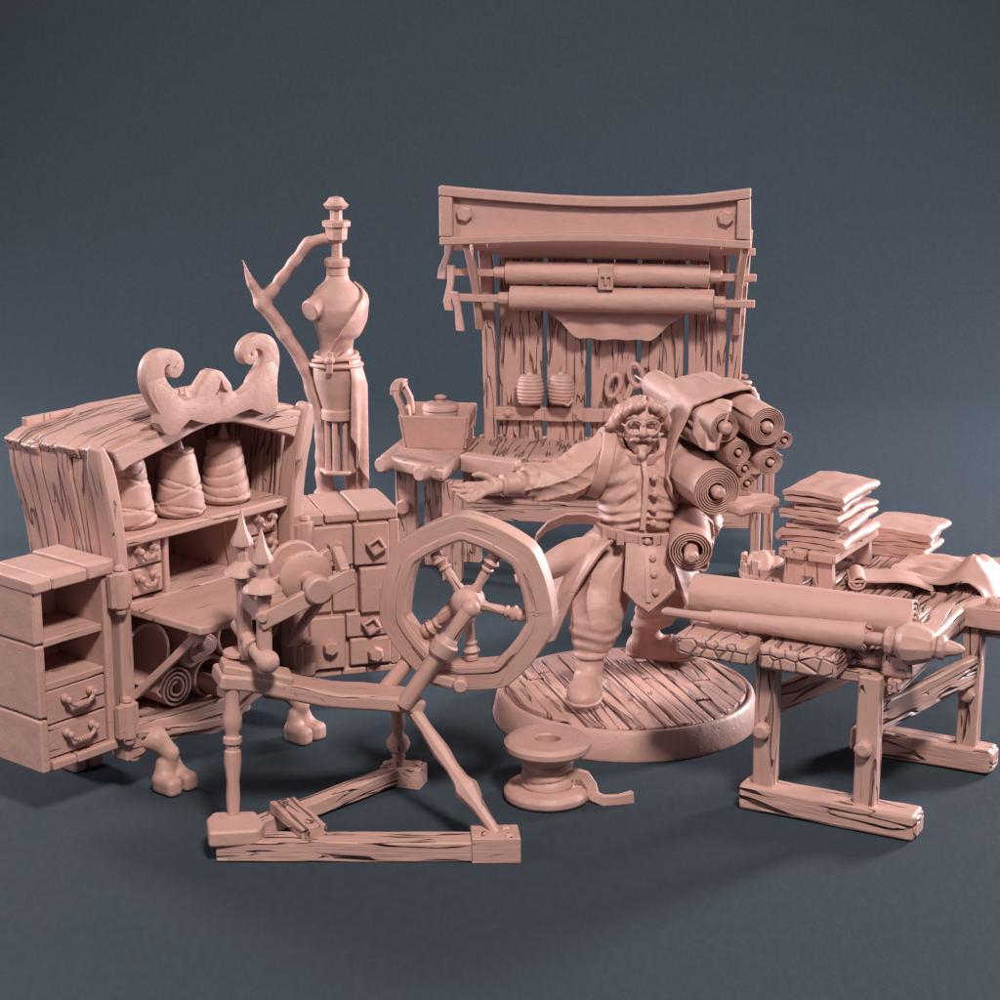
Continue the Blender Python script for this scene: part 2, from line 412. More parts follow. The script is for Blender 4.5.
# ------------------------------------------------------------------ sewing cabinet
def patch_line(ctrl, n):
    A = np.array(ctrl, float); m = len(A); out = []
    for k in range(n):
        t = k / (n - 1) * (m - 1); i = min(int(t), m - 2); f = t - i
        p1, p2 = A[i], A[i + 1]; p0 = A[i - 1] if i else 2 * p1 - p2; p3 = A[i + 2] if i + 2 < m else 2 * p2 - p1
        out.append(.5 * (2 * p1 + (p2 - p0) * f + (2 * p0 - 5 * p1 + 4 * p2 - p3) * f * f + (3 * p1 - p0 - 3 * p2 + p3) * f ** 3))
    return np.array(out)
def sewing_cabinet():
    W = 1.262; D = 0.78
    T = thing('sewing_cabinet', 'tall carved wooden cabinet with scroll crest, folding leaf, open doors and hoofed feet', 'cabinet', (-2.025, -1.235, 0), 50.36)
    def fl(z):
        t = max(0.0, (z - 1.1) / 0.80); return 0.108 * min(t, 1.2) ** 2.0
    # side panels: vertical planks flaring outwards at the top
    for sx in (0, 1):
        m = MB(); edges = [0.07, 0.20, 0.29, 0.43, 0.57, 0.70]
        for i in range(5):
            y0, y1 = edges[i] + .004, edges[i + 1] - .004; zt = [1.87, 1.92, 1.88, 1.90, 1.86][i]; pts = []; ws = []
            for k in range(15):
                z = 0.36 + (zt - 0.36) * k / 14; e = fl(z)
                x = -e if sx == 0 else W + e
                if k >= 13: x += (0.045 if k == 14 else .008) * (1 if sx == 0 else -1)
                pts.append((x + 0.01 * nz((z * 2, i, sx)), (y0 + y1) / 2 + e * (y0 + y1) / 2 / D * .9, z)); ws.append((1 + e * 1.3, 1.0))
            m.sweep(pts, y1 - y0, 0.06 + 0.012 * (i % 2), up=(-1 if sx == 0 else 1, 0, 0), j=0.007, ws=ws)
        m.build('side_panel', 'bark', T, 0.012)
        # front post
        m = MB(); pts = []; ws = []
        for k in range(19):
            z = 0.2 + 1.76 * k / 18; e = fl(z); x = (-.005 - e) if sx == 0 else (W + .005 + e)
            pts.append((x, 0.0 - e * 0.25, z)); ws.append((1, 1 + 2.6 * e) if k < 17 else ((.95, 1.05) if k < 18 else (0.7, .6)))
        m.sweep(pts, 0.13, 0.085, up=(1 if sx else -1, 0, 0), j=0.004, ws=ws)
        m.build('post', 'smooth', T, 0.02)
    # arched roof planks
    m = MB()
    zr = lambda x: 1.925 + 0.068 * math.sin(PI * min(max(x / W, 0), 1)) - 0.5 * max(0, -x - .03) - 0.5 * max(0, x - W - .03)
    ys = [-0.03, 0.14, 0.31, 0.47, 0.62, 0.77]
    for i in range(5):
        x0 = -0.10 - 0.012 * (i % 2); x1 = W + 0.10 + 0.01 * (i % 3)
        pts = [(x0 + (x1 - x0) * k / 18, (ys[i] + ys[i + 1]) / 2, zr(x0 + (x1 - x0) * k / 18) + 0.007 * ((i * 2) % 3) - .012 * i) for k in range(19)]
        m.sweep(pts, ys[i + 1] - ys[i] - 0.006, 0.075, j=0.012)
    m.build('roof', 'bark', T, 0.014)
    # arched lintel
    m = MB(); top = [(x, zr(x) + 0.015) for x in [W + .06 - (W + .12) * k / 12 for k in range(13)]]
    bot = [(0.0, 1.80), (.06, 1.825), (.33, 1.885), (.50, 1.93), (.653, 1.957), (.80, 1.94), (.935, 1.90), (1.21, 1.80), (W, 1.775)]
    m.prism(bot + top, -0.075, 0.05); m.build('lintel', 'smooth', T, 0.014)
    # scroll crest
    m = MB()
    m.prism([(.261, 1.975), (.225, 2.03), (.235, 2.114), (.19, 2.19), (.20, 2.25), (.255, 2.235), (.317, 2.19), (.402, 2.125), (.485, 2.13), (.492, 2.165), (.528, 2.20), (.585, 2.255), (.625, 2.265),
             (.675, 2.245), (.74, 2.165), (.748, 2.13), (.79, 2.10), (.853, 2.115), (.927, 2.165), (.985, 2.235), (1.06, 2.25), (1.095, 2.2), (1.085, 2.12), (1.085, 2.06), (1.09, 2.0), (1.03, 1.955),
             (.96, 1.975), (.884, 2.01), (.80, 2.0), (.73, 1.985), (.66, 1.985), (.599, 1.97), (.52, 1.99), (.442, 2.02), (.39, 1.99), (.349, 1.96), (.30, 1.955)], -0.125, -0.055)
    for horn in ([(.33, 2.06, .16), (.285, 2.14, .15), (.235, 2.21, .135), (.212, 2.28, .130), (.232, 2.345, .115), (.29, 2.375, .085), (.355, 2.36, .072), (.382, 2.318, .060), (.36, 2.283, .050), (.325, 2.29, .042), (.325, 2.318, .034), (.345, 2.322, .024)],
                 [(.93, 2.05, .16), (.975, 2.13, .15), (1.03, 2.20, .135), (1.048, 2.28, .120), (1.02, 2.345, .105), (.955, 2.375, .080), (.885, 2.352, .068), (.862, 2.312, .056), (.888, 2.278, .048), (.925, 2.288, .040), (.925, 2.315, .032), (.905, 2.32, .024)]):
        A = patch_line(horn, 44); m.sweep([(p[0], -.09, p[1]) for p in A], .078, 1.0, side=(0, 1, 0), ws=[(.86, p[2]) for p in A])
    cr = m.build('crest', 'clay', T, 0.016)
    m = MB(); m.prism([(.67, 2.205), (.648, 2.15), (.625, 2.13), (.648, 2.11), (.67, 2.055), (.692, 2.11), (.716, 2.13), (.692, 2.15)], -0.2, 0.0)
    carve(cr, m)
    # carcass
    m = MB()
    for i in range(8): m.board((.02 + .162 * i + .07, .74, .34), (.02 + .162 * i + .07, .74, 1.985), .160, .04, up=(0, 1, 0), j=.004)
    m.build('back_panel', 'wood', T, .006)
    m = MB(); m.board((.03, .33, 1.405), (W - .03, .33, 1.405), .74, .055, j=.004, seg=10); m.build('shelf', 'smooth', T, .014)
    m = MB(); m.board((.03, .36, 1.03), (W - .03, .36, 1.03), .72, .05, j=.003); m.build('desk_top', 'wood', T, .01)
    m = MB(); m.prism([(.045, -.58), (.10, -.60), (1.03, -.60), (1.07, -.57), (1.15, .0), (.05, .0)], 1.0, 1.05, 'xy'); m.build('folding_leaf', 'smooth', T, .014)
    for x in (.355, .925):
        m = MB(); m.board((x, .36, 1.05), (x, .36, 1.385), .70, .035, up=(1, 0, 0)); m.build('divider', 'smooth', T, .008)
    for x0, x1 in ((.065, .33), (.95, 1.195)):
        for z0, z1 in ((1.075, 1.225), (1.235, 1.37)):
            m = MB(); m.box((x0, .02, z0), (x1, .6, z1)); d = m.build('drawer', 'smooth', T, .012)
            m = MB(); handle(m, ((x0 + x1) / 2, .02, (z0 + z1) / 2 + .035), .085); m.build('handle', 'clay', d, .004)
    m = MB()
    m.board((-.0, .36, .34), (W, .36, .34), .74, .05); m.build('bottom_board', 'wood', T, .01)
    m = MB(); m.prism([(.0, .41), (.25, .385), (.6, .38), (.9, .39), (1.1, .41), (W, .40), (W + .02, .18), (1.21, .2), (1.15, .27), (1.05, .315), (.95, .31), (.84, .275), (.76, .225), (.66, .19), (.568, .185), (.46, .215), (.38, .235), (.27, .24), (.16, .27), (.10, .24), (.02, .19), (-.02, .2)], -.07, .02)
    m.sweep([(.05, -.072, .335), (.3, -.08, .30), (.5, -.085, .27), (.62, -.085, .255), (.74, -.085, .27), (.86, -.08, .33), (1.0, -.075, .365), (1.2, -.072, .36)], .03, .05, side=(0, 1, 0), j=.006)
    m.build('skirt_board', 'bark', T, .014)
    # cloven feet on bent legs
    for fx, fy, dx in ((.10, -.02, .09), (1.14, -.02, .05), (.06, .66, .03), (1.20, .66, .03)):
        def foot(P, fx=fx, fy=fy, dx=dx):
            s = -1
            d = chain(P, [(fx - .05, fy + .04, .30), (fx + dx * .5, fy - .06, .29), (fx + dx, fy - .12, .21), (fx + dx, fy - .10, .10)], [.06, .066, .047, .045], .015)
            for q in (-1, 1):
                t = smax(smin(rbox(P, (fx + dx + .056 * q, fy - .15, .048), (.05, .085, .055), .035), cap(P, (fx + dx + .05 * q, fy - .11, .08), (fx + dx + .03 * q, fy - .10, .15), .05, .045), .03), -(P[:, 2]), .012)
                d = smin(d, t, .012)
            d = smax(d, -(rbox(P, (fx + dx, fy - .25, .05), (.006, .06, .08), .004)), .01)
            return d
        sdf_mesh('foot', foot, (fx - .17, fy - .28, -.02), (fx + .25, fy + .16, .40), .0075, 'clay', T)
    # struts of the leaf
    for x in (.06, 1.0):
        m = MB(); m.board((x - .02 + (.2 if x > .5 else 0), -.05, .56), (x + .10, -.46, .97), .045, .045); m.cyl((x + .07, -.47, .955), (x + .13, -.42, .955), .04); m.build('strut', 'smooth', T, .008)
    # hinges
    for x, z0, z1 in ((-.055, 1.08, 1.28), (-.045, .35, .55), (W + .05, 1.08, 1.28), (W + .05, .35, .54)):
        m = MB(); c = (x, -.085)
        m.lathe([(.012, -.035), (.028, -.03), (.03, -.012), (.02, 0), (.042, .005), (.042, z1 - z0 - .005), (.02, z1 - z0), (.03, z1 - z0 + .012), (.026, z1 - z0 + .03), (.008, z1 - z0 + .038)], (c[0], c[1], z0), seg=12)
        for q in (-1, 1): m.box((c[0] + q * .045 - .022, c[1] - .012, z0 + .01), (c[0] + q * .045 + .022, c[1] + .03, z1 - .01))
        m.build('hinge', 'clay', T, .006)
    # left door: open shelf box swung right round
    Dr = MB(); t = .055; x0, x1, y0, y1, z0, z1 = -.575, -.075, -.035, .40, .29, 1.335
    for a, b in ((z0, .585), (.59, .985), (.99, z1)):      # block built outer side
        Dr.box((x0 - .008 * (a > .6), y0, a), (x0 + t, y1, b - .004), j=.006)
    Dr.box((x1 - t, y0, z0), (x1, y1, z1 - .07)); Dr.box((x0 + t, y1 - .04, z0), (x1 - t, y1, z1 - .07))
    for a, b in ((-.56, -.47), (-.466, -.24), (-.236, x1 + .02)): Dr.box((a - (.03 if a < -.5 else 0), y0 - .02, z1 - .07), (b, y1 + .01, z1 + (.012 if a > -.3 else 0)), j=.006)
    for a, b in ((-.515, -.36), (-.355, x1 - .002)): Dr.box((a, y0 - .012, z0), (b, y1 - .04, z0 + .055), j=.006)
    door = Dr.build('door', 'clay', T, .014)
    for z in (1.0, .765):
        m = MB(); m.box((x0 + t, y0 + .02, z - .04), (x1 - t, y1 - .04, z), j=.003); m.build('shelf', 'smooth', door, .008)
    for a, b in ((.355, .53), (.54, .72)):
        m = MB(); m.box((x0 + t + .004, y0 + .02, a), (x1 - t - .004, y1 - .05, b)); m.build('drawer', 'smooth', door, .008)
        m = MB(); handle(m, ((x0 + x1) / 2, y0 + .02, b - .055), .135, beads=5); m.build('handle', 'clay', door, .004)
    # right door: closed block front studded with bolts
    m = MB()
    m.box((.04, .03, .335), (.60, .47, .97), j=.006); m.box((.02, .02, .975), (.60, .48, 1.245), j=.006)
    for a, b in ((.0, .16), (.165, .36), (.365, .60)): m.box((a, -.01, 1.235 + .008 * (a > .1)), (b, .5, 1.30 + .01 * (a > .3)), j=.006)
    for a, b in ((.03, .25), (.255, .40), (.405, .61)): m.box((a, .0, .30), (b, .48, .345), j=.006)
    m.box((.55, -.005, .345), (.61, .48, .685), j=.006); m.box((.545, -.005, .98), (.61, .48, 1.24), j=.005)
    dr = m.build('door', 'clay', T, .014)
    dr['label'] = 'closed block fronted door studded with bolts'
    door['label'] = 'open shelf door with two drawers'
    wl = V(-1.175, -.235, 0) - V(-2.025, -1.235, 0); c, s = math.cos(R(-50.36)), math.sin(R(-50.36))
    dr.location = (wl.x * c - wl.y * s, wl.x * s + wl.y * c, 0); dr.rotation_euler = (0, 0, R(17 - 50.36))
    rects = [((.05, -.03, .985), (.325, .03, 1.225)), ((.333, -.035, .98), (.54, .03, 1.23)), ((.05, .0, .70), (.20, .04, .95)), ((.205, .0, .70), (.345, .04, .95)), ((.36, -.05, .69), (.605, .05, .965)),
             ((.06, -.03, .36), (.27, .04, .68)), ((.28, -.012, .535), (.54, .04, .685)), ((.30, -.025, .365), (.545, .04, .528))]
    for a, b in rects:
        m = MB(); m.box(a, b, j=.006); m.build('panel', 'clay', dr, .012)
    for x, z, kind, y in ((.215, 1.11, 5, -.03), (.455, 1.10, 4, -.035), (.525, .82, 5, -.05), (.175, .50, 5, -.03), (.425, .61, 4, -.012), (.445, .435, 5, -.025)):
        m = MB(); rr = .050
        if kind == 5: m.lathe([(rr * .95, 0), (rr, .03), (rr * .8, .055)], (x, y, z), (0, -1, 0), 6, rot=.4)
        else:
            m.lathe([(.064, 0), (.064, .045), (.05, .05), (.042, .05), (.036, .02)], (x, y, z), (0, -1, 0), 4, rot=.25)
        m.build('bolt', 'clay', dr, .005)
    return T
def handle(m, c, w, beads=4):
    x, y, z = c
    for q in (-1, 1):
        m.ball((x + q * w * .62, y - .015, z), .024, 10, 6); m.ball((x + q * w * .62, y - .05, z - .004), .02, 10, 6); m.cyl((x + q * w * .62, y, z), (x + q * w * .62, y - .05, z), .014)
    pts = []
    for k in range(13):
        u = k / 12 * 2 - 1; pts.append((x + u * w * .62, y - .05, z - .045 * (1 - u ** 4)))
    m.tube(pts, [.012] * 13, 8)
    for k in range(beads):
        u = (k - (beads - 1) / 2) * .24 * 4 / beads; m.tube([(x + u * w * .62 - w * .05, y - .05, z - .045), (x + u * w * .62 + w * .05, y - .05, z - .045)], .018, 10)
CAB = sewing_cabinet()
def cab(x, y, z):
    a = R(50.36); return (-2.025 + x * math.cos(a) - y * math.sin(a), -1.235 + x * math.sin(a) + y * math.cos(a), z)
# thread cones on the shelf
CONES = [(.225, .16, 1.435, .155, .36, 'leftmost', 'thread cone with criss-cross wraps beside the left post of the cabinet shelf', 1),
         (.565, .13, 1.435, .145, .37, '', 'broad thread cone with a bare upper half in the middle of the cabinet shelf', 2),
         (.93, .16, 1.435, .150, .36, '', 'thread cone with tight even wraps at the far end of the cabinet shelf', 3)]
for x, y, z, r, h, _, lab, sd in CONES:
    t = thing('thread_cone', lab, 'thread cone', cab(x, y, z), 50.36, 'thread cones on the cabinet shelf')
    def cone(P, r=r, h=h, sd=sd):
        zz = np.clip(P[:, 2] / h, 0, 1); rad = r * (1.0 - .40 * zz) * (1 - .22 * np.clip(.08 - zz, 0, 1) * 12)
        ang = np.arctan2(P[:, 1], P[:, 0]); q = np.linalg.norm(P[:, :2], axis=1) - rad
        g = 0; n = (6, 5, 7)[sd - 1]; top = (.86, .52, .92)[sd - 1]
        for k in range(n):
            ph = sd * 2.1 + k * (2.3 if sd < 3 else .5); zc = h * (.06 + top * k / (n - 1)) + (.045, .05, .032)[sd - 1] * np.sin(ang + ph)
            dz = P[:, 2] - zc; g = g + .012 * np.exp(-np.abs(dz) / .0055) - .006 * np.exp(-np.clip(-dz, 0, 1) / .03) * (dz < 0)
        if sd == 2: g = g + .012 * np.exp(-np.abs(P[:, 2] - h * .93) / .006)
        return smax(q + g, np.abs(P[:, 2] - h / 2) - h / 2, .012) * .7
    sdf_mesh('thread_wraps', cone, (-.2, -.2, -.02), (.2, .2, h + .03), .006, 'clay', t)
    m = MB(); m.lathe([(.035, 0), (.028, .03), (.004, .10)], (0, 0, h - .005), seg=10); m.build('spindle', 'clay', t, .004)
# bolts of cloth stored below the leaf
def spiral_roll(m, c, r, L, ax='y', turns=4.0, th=.55, r0=.02, seed=0, dirv=(0, 1, 0), rag=.004, flap=0.0, n=5, a0=0):
    d, s, u = basis(dirv); N = int(turns * 26); grid = []
    c = V(c); pitch = (r - r0) / turns
    for i in range(N + 1):
        a = 2 * PI * i / 26; rr = r0 + pitch * a / (2 * PI); row = []
        for j in range(n):
            v = j / (n - 1); q = rr * (1 + .02 * nz((a * .5 + seed, v * 2, seed)))
            e = rag * nz((a * 1.3, seed, 0 if j == 0 else 5)) if j in (0, n - 1) else 0
            row.append(c + d * (v * L + e) + s * (math.cos(a + a0) * q) + u * (math.sin(a + a0) * q))
        grid.append(row)
    if flap:
        p = grid[-1]; tdir = (-s * math.sin(a + a0) + u * math.cos(a + a0))
        for k in range(1, 5): grid.append([x + tdir * (flap * k / 4) + d * 0 + (s * math.cos(a + a0) + u * math.sin(a + a0)) * (.02 * math.sin(k)) for x in p])
    m.sheet(grid, pitch * th)
def store(lab, cat, name, fn, mat='cloth', bev=.004, group='rolls stored under the cabinet leaf'):
    a = R(50.36); t = thing(name, lab, cat, (0, 0, 0), 50.36, group)
    m = MB(); pc = fn(m); o = m.build('roll_body', mat, t, bev)
    t.location = cab(*pc); o.location = (-pc[0], -pc[1], -pc[2]); return t
def f1(m): spiral_roll(m, (.40, .03, .488), .118, .55, turns=3.3, r0=.03, th=.5, flap=.05, a0=1.2); return (.40, .03, .365)
store('loosely wound cloth roll with open spiral end above the front skirt board of the cabinet', 'cloth roll', 'cloth_roll', f1)
def f2(m):
    m.tube([(.20, .03 + .5 * k / 3, .735) for k in range(4)], [.165] * 4, 28, caps=False); k = len(m.v)
    m2 = [(.20 + .165 * math.cos(2 * PI * i / 28), .735 + .165 * math.sin(2 * PI * i / 28)) for i in range(28)]
    m.v = []; m.f = []; m.g = []
    grid = [[(.20 + .155 * math.cos(2 * PI * i / 30), .03 + .5 * j / 3, .735 + .165 * math.sin(2 * PI * i / 30)) for j in range(4)] for i in range(30)]
    m.sheet(grid, .022, wrap=True); return (.20, .03, .56)
store('wide hollow ring-ended roll high behind the left leaf strut of the cabinet', 'cloth roll', 'cloth_roll', f2)
def f3(m):
    tri = []
    for k in range(3):
        a = R(90 + 20 + 120 * k); cx, cz = .55 + .085 * math.cos(a), .70 + .075 * math.sin(a)
        for q in range(-3, 4): b = a + R(20 * q); tri.append((cx + .055 * math.cos(b), cz + .055 * math.sin(b)))
    m.prism(tri, .0, .55); tri2 = [((x - .55) * .72 + .55, (z - .70) * .72 + .70) for x, z in tri]
    m.prism(tri2, -.02, .0); m.lathe([(.028, 0), (.028, .02), (.018, .034)], (.55, -.02, .70), (0, -1, 0), 12); return (.55, .03, .56)
store('rolled bolt with rounded triangular end and a button under the cabinet leaf', 'cloth roll', 'cloth_roll', f3, 'clay', .01)
def f4(m):
    grid = [[(.67 + .115 * math.cos(a), .05 + .5 * j / 3, .482 + .112 * math.sin(a)) for j in range(4)] for a in [R(40 + 11 * i) for i in range(29)]]
    m.sheet(grid, .02); m.cyl((.665, -.06, .435), (.665, .55, .435), .055); return (.67, .03, .365)
store('open curled roll around a thick round rod beside the spiral cloth roll under the leaf', 'cloth roll', 'cloth_roll', f4)
def f5(m):
    grid = [[(.83 + .115 * math.cos(2 * PI * i / 28), .02 + .5 * j / 3, .69 + .115 * math.sin(2 * PI * i / 28)) for j in range(4)] for i in range(28)]
    m.sheet(grid, .02, wrap=True); return (.83, .03, .56)
store('thin hollow ring-ended roll next to the triangular bolt, behind the spindle stand', 'cloth roll', 'cloth_roll', f5)
def f6(m): spiral_roll(m, (.93, .05, .488), .115, .5, turns=4, r0=.03); return (.93, .05, .365)
store('wound cloth roll lying low at the right under the leaf, behind the wheel seat board', 'cloth roll', 'cloth_roll', f6)
def f7(m): spiral_roll(m, (1.16, .05, .488), .115, .5, turns=4, r0=.03); spiral_roll; return (1.16, .05, .365)
def f8(m):
    grid = [[(1.09 + .12 * math.cos(2 * PI * i / 28), .04 + .5 * j / 3, .70 + .12 * math.sin(2 * PI * i / 28)) for j in range(4)] for i in range(28)]
    m.sheet(grid, .02, wrap=True); return (1.09, .04, .57)
store('hollow ring-ended roll high near the right hinge post under the leaf', 'cloth roll', 'cloth_roll', f8)
# ------------------------------------------------------------------ spinning wheel
def turned(m, p0, p1, prof, seg=14, j=0.002):
    """prof: (t, r) along p0->p1"""
    p0 = V(p0); p1 = V(p1); L = (p1 - p0).length
    m.lathe([(r, t * L) for t, r in prof], p0, p1 - p0, seg, j=j)
def spinning_wheel():
    O = V(-.6, -1.6, 0)
    T = thing('spinning_wheel', 'wooden spinning wheel with octagonal rim, slanted seat board and twin pointed spindle posts', 'spinning wheel', O)
    def B(): return MB(O)
    # base
    m = B(); m.board((-1.42, -2.07, .055), (.085, -2.07, .055), .15, .105, j=.006, seg=12); m.build('front_rail', 'bark', T, .01)
    m = B(); m.board((-1.33, -1.93, .06), (-.53, -1.06, .06), .10, .085, j=.006, seg=9); m.build('back_rail', 'bark', T, .01)
    m = B(); m.prism([(-1.485, -1.99), (-1.46, -1.90), (-1.25, -1.885), (-1.185, -2.03), (-1.20, -2.14), (-1.45, -2.17)], .085, .175, 'xy'); m.build('corner_block', 'clay', T, .02)
    m = B(); m.prism([(-.14, -2.16), (-.15, -1.985), (.09, -1.975), (.105, -2.155)], .0, .135, 'xy')
    for x, y in ((-.09, -2.1), (.03, -2.03), (.05, -2.12)): m.lathe([(.028, 0), (.026, .012), (.015, .02)], (x, y, .132), seg=10)
    m.build('corner_block', 'wood', T, .012)
    m = B(); m.prism([(-.66, -1.13), (-.60, -1.01), (-.40, -1.07), (-.44, -1.20)], .0, .115, 'xy')
    for x, y in ((-.62, -1.10), (-.45, -1.10)): m.lathe([(.028, 0), (.026, .012), (.015, .02)], (x, y, .112), seg=10)
    m.build('corner_block', 'wood', T, .012)
    m = B(); m.board((-1.13, -1.73, .14), (-.93, -2.08, .135), .14, .06, j=.005)
    for x, y in ((-1.11, -1.77), (-.96, -2.02)): m.lathe([(.026, 0), (.024, .012), (.012, .02)], (x, y, .165), seg=10)
    m.build('cross_brace', 'bark', T, .012)
    # slanted seat board
    m = B(); a = V(-1.43, -1.86, .885); b = V(-.42, -1.52, .615); pts = []; ws = []
    for i in range(15):
        t = i / 14; pts.append(a.lerp(b, t) + V(0, 0, .012 * math.sin(t * 9))); ws.append((1.0 - .15 * abs(t - .4) + .06 * nz((t * 7, 1, 1)), 1 + .1 * nz((t * 6, 3, 3))))
    m.sweep(pts, .25, .085, j=.008, ws=ws); m.build('seat_board', 'smooth', T, .022)
    # legs
    m = B(); turned(m, (-1.355, -1.94, .15), (-1.345, -1.90, .87), [(0, .028), (.16, .036), (.28, .033), (.42, .045), (.50, .042), (.51, .034), (.55, .034), (.56, .048), (.60, .048), (.61, .034), (.64, .034), (.68, .048), (.75, .050), (.84, .036), (.92, .04), (1, .048)]); m.build('leg', 'smooth', T, .003)
    m = B(); turned(m, (-.555, -1.10, .10), (-.545, -1.45, .66), [(0, .027), (.16, .036), (.22, .033), (.27, .055), (.32, .066), (.37, .055), (.42, .033), (.50, .03), (.58, .044), (.70, .035), (1, .045)]); m.build('leg', 'smooth', T, .003)
    m = B(); turned(m, (-.015, -2.06, .12), (-.475, -1.58, .64), [(0, .024), (.2, .036), (.31, .062), (.34, .066), (.40, .044), (.5, .036), (.62, .046), (.8, .035), (1, .04)], 8); m.build('leg', 'smooth', T, .004)
    # wheel
    C = V(-.165, -1.5, 1.165); rz = R(-16); ex = V(math.cos(rz), math.sin(rz), 0); ey = V(-math.sin(rz), math.cos(rz), 0)
    def wp(x, z, y=0): return C + ex * x + ey * y + V(0, 0, z)
    def rad(th):   # soft octagon
        a = (th + R(10)) % (PI / 3.5) - PI / 7
        return 1.0 * (.42 + .58 * math.cos(PI / 7) / math.cos(a)) * (1 + .02 * math.sin(2 * th + 1))
    n = 84
    def ring(m, r, w, t, y, sx=.455, sz=.475):
        pts = [wp(math.cos(2 * PI * k / n) * r * sx * rad(2 * PI * k / n), math.sin(2 * PI * k / n) * r * sz * rad(2 * PI * k / n), y) for k in range(n)]
        m.sweep(pts, w, t, up=tuple(ey), closed=True, j=.004)
    m = B(); ring(m, .885, .14, .13, 0); rim = m.build('rim', 'smooth', T, .03, seg=3)
    m = B(); ring(m, .795, .045, .142, 0)
    m.build('rim_moulding', 'smooth', rim, .010)
    m = B(); m.lathe([(.03, -.10), (.055, -.095), (.075, -.06), (.085, -.03), (.085, .04), (.06, .07), (.03, .08)], C, tuple(-ey), 18); m.build('hub', 'clay', T, .006)
    for dg in (126, 60, -9, -86, 216):
        a = R(dg); m = B(); q = (math.cos(a), math.sin(a))
        turned(m, wp(q[0] * .06, q[1] * .06), wp(q[0] * .37, q[1] * .385), [(0, .028), (.1, .03), (.16, .022), (.38, .026), (.45, .022), (.47, .034), (.5, .034), (.52, .024), (.56, .03), (.62, .046), (.68, .03), (.70, .036), (.76, .036), (.78, .026), (1, .026)], 12)
        m.build('spoke', 'smooth', T, .003)
    # posts and crank
    m = B(); turned(m, (-.50, -1.66, .655), (-.155, -1.66, 1.175), [(0, .042), (.2, .044), (.50, .046), (.51, .05), (.55, .068), (.66, .07), (.67, .055), (.71, .046), (.72, .040), (.95, .044), (1, .046)], 14)
    m.ball((-.15, -1.66, 1.18), .05); m.cyl((-.15, -1.66, 1.18), (-.165, -1.50, 1.165), .03); m.build('wheel_post', 'smooth', T, .004)
    m = B(); turned(m, (-.60, -1.46, .68), (-.20, -1.34, 1.15), [(0, .042), (.3, .04), (.55, .044), (.56, .058), (.62, .058), (.63, .04), (1, .038)], 14); m.build('wheel_post', 'smooth', T, .004)
    m = B(); m.board((-.385, -1.60, .80), (-.175, -1.64, .755), .05, .04, up=(0, -1, 0)); 
    for x, z, y in ((-.38, .80, -1.58), (-.205, .76, -1.61)): m.lathe([(.042, 0), (.042, .05), (.03, .06)], (x, y, z), (0, -1, 0), 12)
    m.build('crank_link', 'clay', T, .008)
    # spindle stand on the seat board
    m = B(); m.board((-1.40, -1.86, .945), (-1.06, -1.77, .85), .17, .05, j=.004); m.build('stand_base', 'smooth', T, .014)
    for x, y, top, bot in ((-1.285, -1.80, 1.735, .96), (-1.172, -1.93, 1.675, .93)):
        m = B(); L = top - bot
        m.lathe([(.034, 0), (.04, L * .2), (.036, L * .45), (.04, L * .5), (.047, L * .52), (.036, L * .55)], (x, y, bot), seg=10)
        m.lathe([(.036, L * .545), (.10, L * .575), (.092, L * .60), (.038, L * .66)], (x, y, bot), seg=8)
        m.lathe([(.03, L * .655), (.03, L * .755)], (x, y, bot), seg=10)
        m.lathe([(.032, L * .75), (.058, L * .77), (.056, L * .80), (.028, L * .87), (.003, L)], (x, y, bot), seg=8)
        m.build('spindle_post', 'clay', T, .004)
    m = B(); m.cyl((-1.33, -1.72, 1.12), (-1.165, -1.98, 1.0), .042); m.ball((-1.15, -2.0, 1.01), .06); m.lathe([(.06, 0), (.06, .04)], (-1.245, -1.86, 1.055), (.55, -.87, -.4), 16)
    m.lathe([(.075, 0), (.075, .025)], (-1.33, -1.76, .965), seg=18)
    m.build('tension_knob', 'clay', T, .006)
    # flyer arms holding the bobbin
    m = B(); z0 = 1.245
    m.board((-1.285, -1.80, 1.29), (-1.165, -1.945, 1.225), .05, .09, up=(0, 0, 1))
    m.board((-1.19, -1.965, 1.20), (-.735, -1.86, 1.415), .05, .085, j=.003)
    m.board((-1.27, -1.78, 1.27), (-.86, -1.62, 1.46), .045, .07, j=.003)
    m.board((-.765, -1.885, 1.415), (-.83, -1.61, 1.455), .05, .09, j=.003)
    m.cyl((-1.17, -2.0, 1.235), (-1.17, -1.95, 1.235), .03, seg=10)
    m.build('flyer_frame', 'clay', T, .016)
    m = B(); d = V(.42, -.95, -.08).normalized(); c0 = V(-1.06, -1.55, 1.385); k = 1.1
    m.lathe([(.125, 0), (.135, .012), (.135, .03), (.125, .04), (.065, .045), (.06, .13), (.065, .18), (.13, .185), (.14, .20), (.14, .215), (.12, .23), (.04, .24), (.04, .36), (.072, .362), (.072, .42), (.06, .43)], c0, d, 26)
    m.build('bobbin', 'clay', T, .004)
    return T
spinning_wheel()

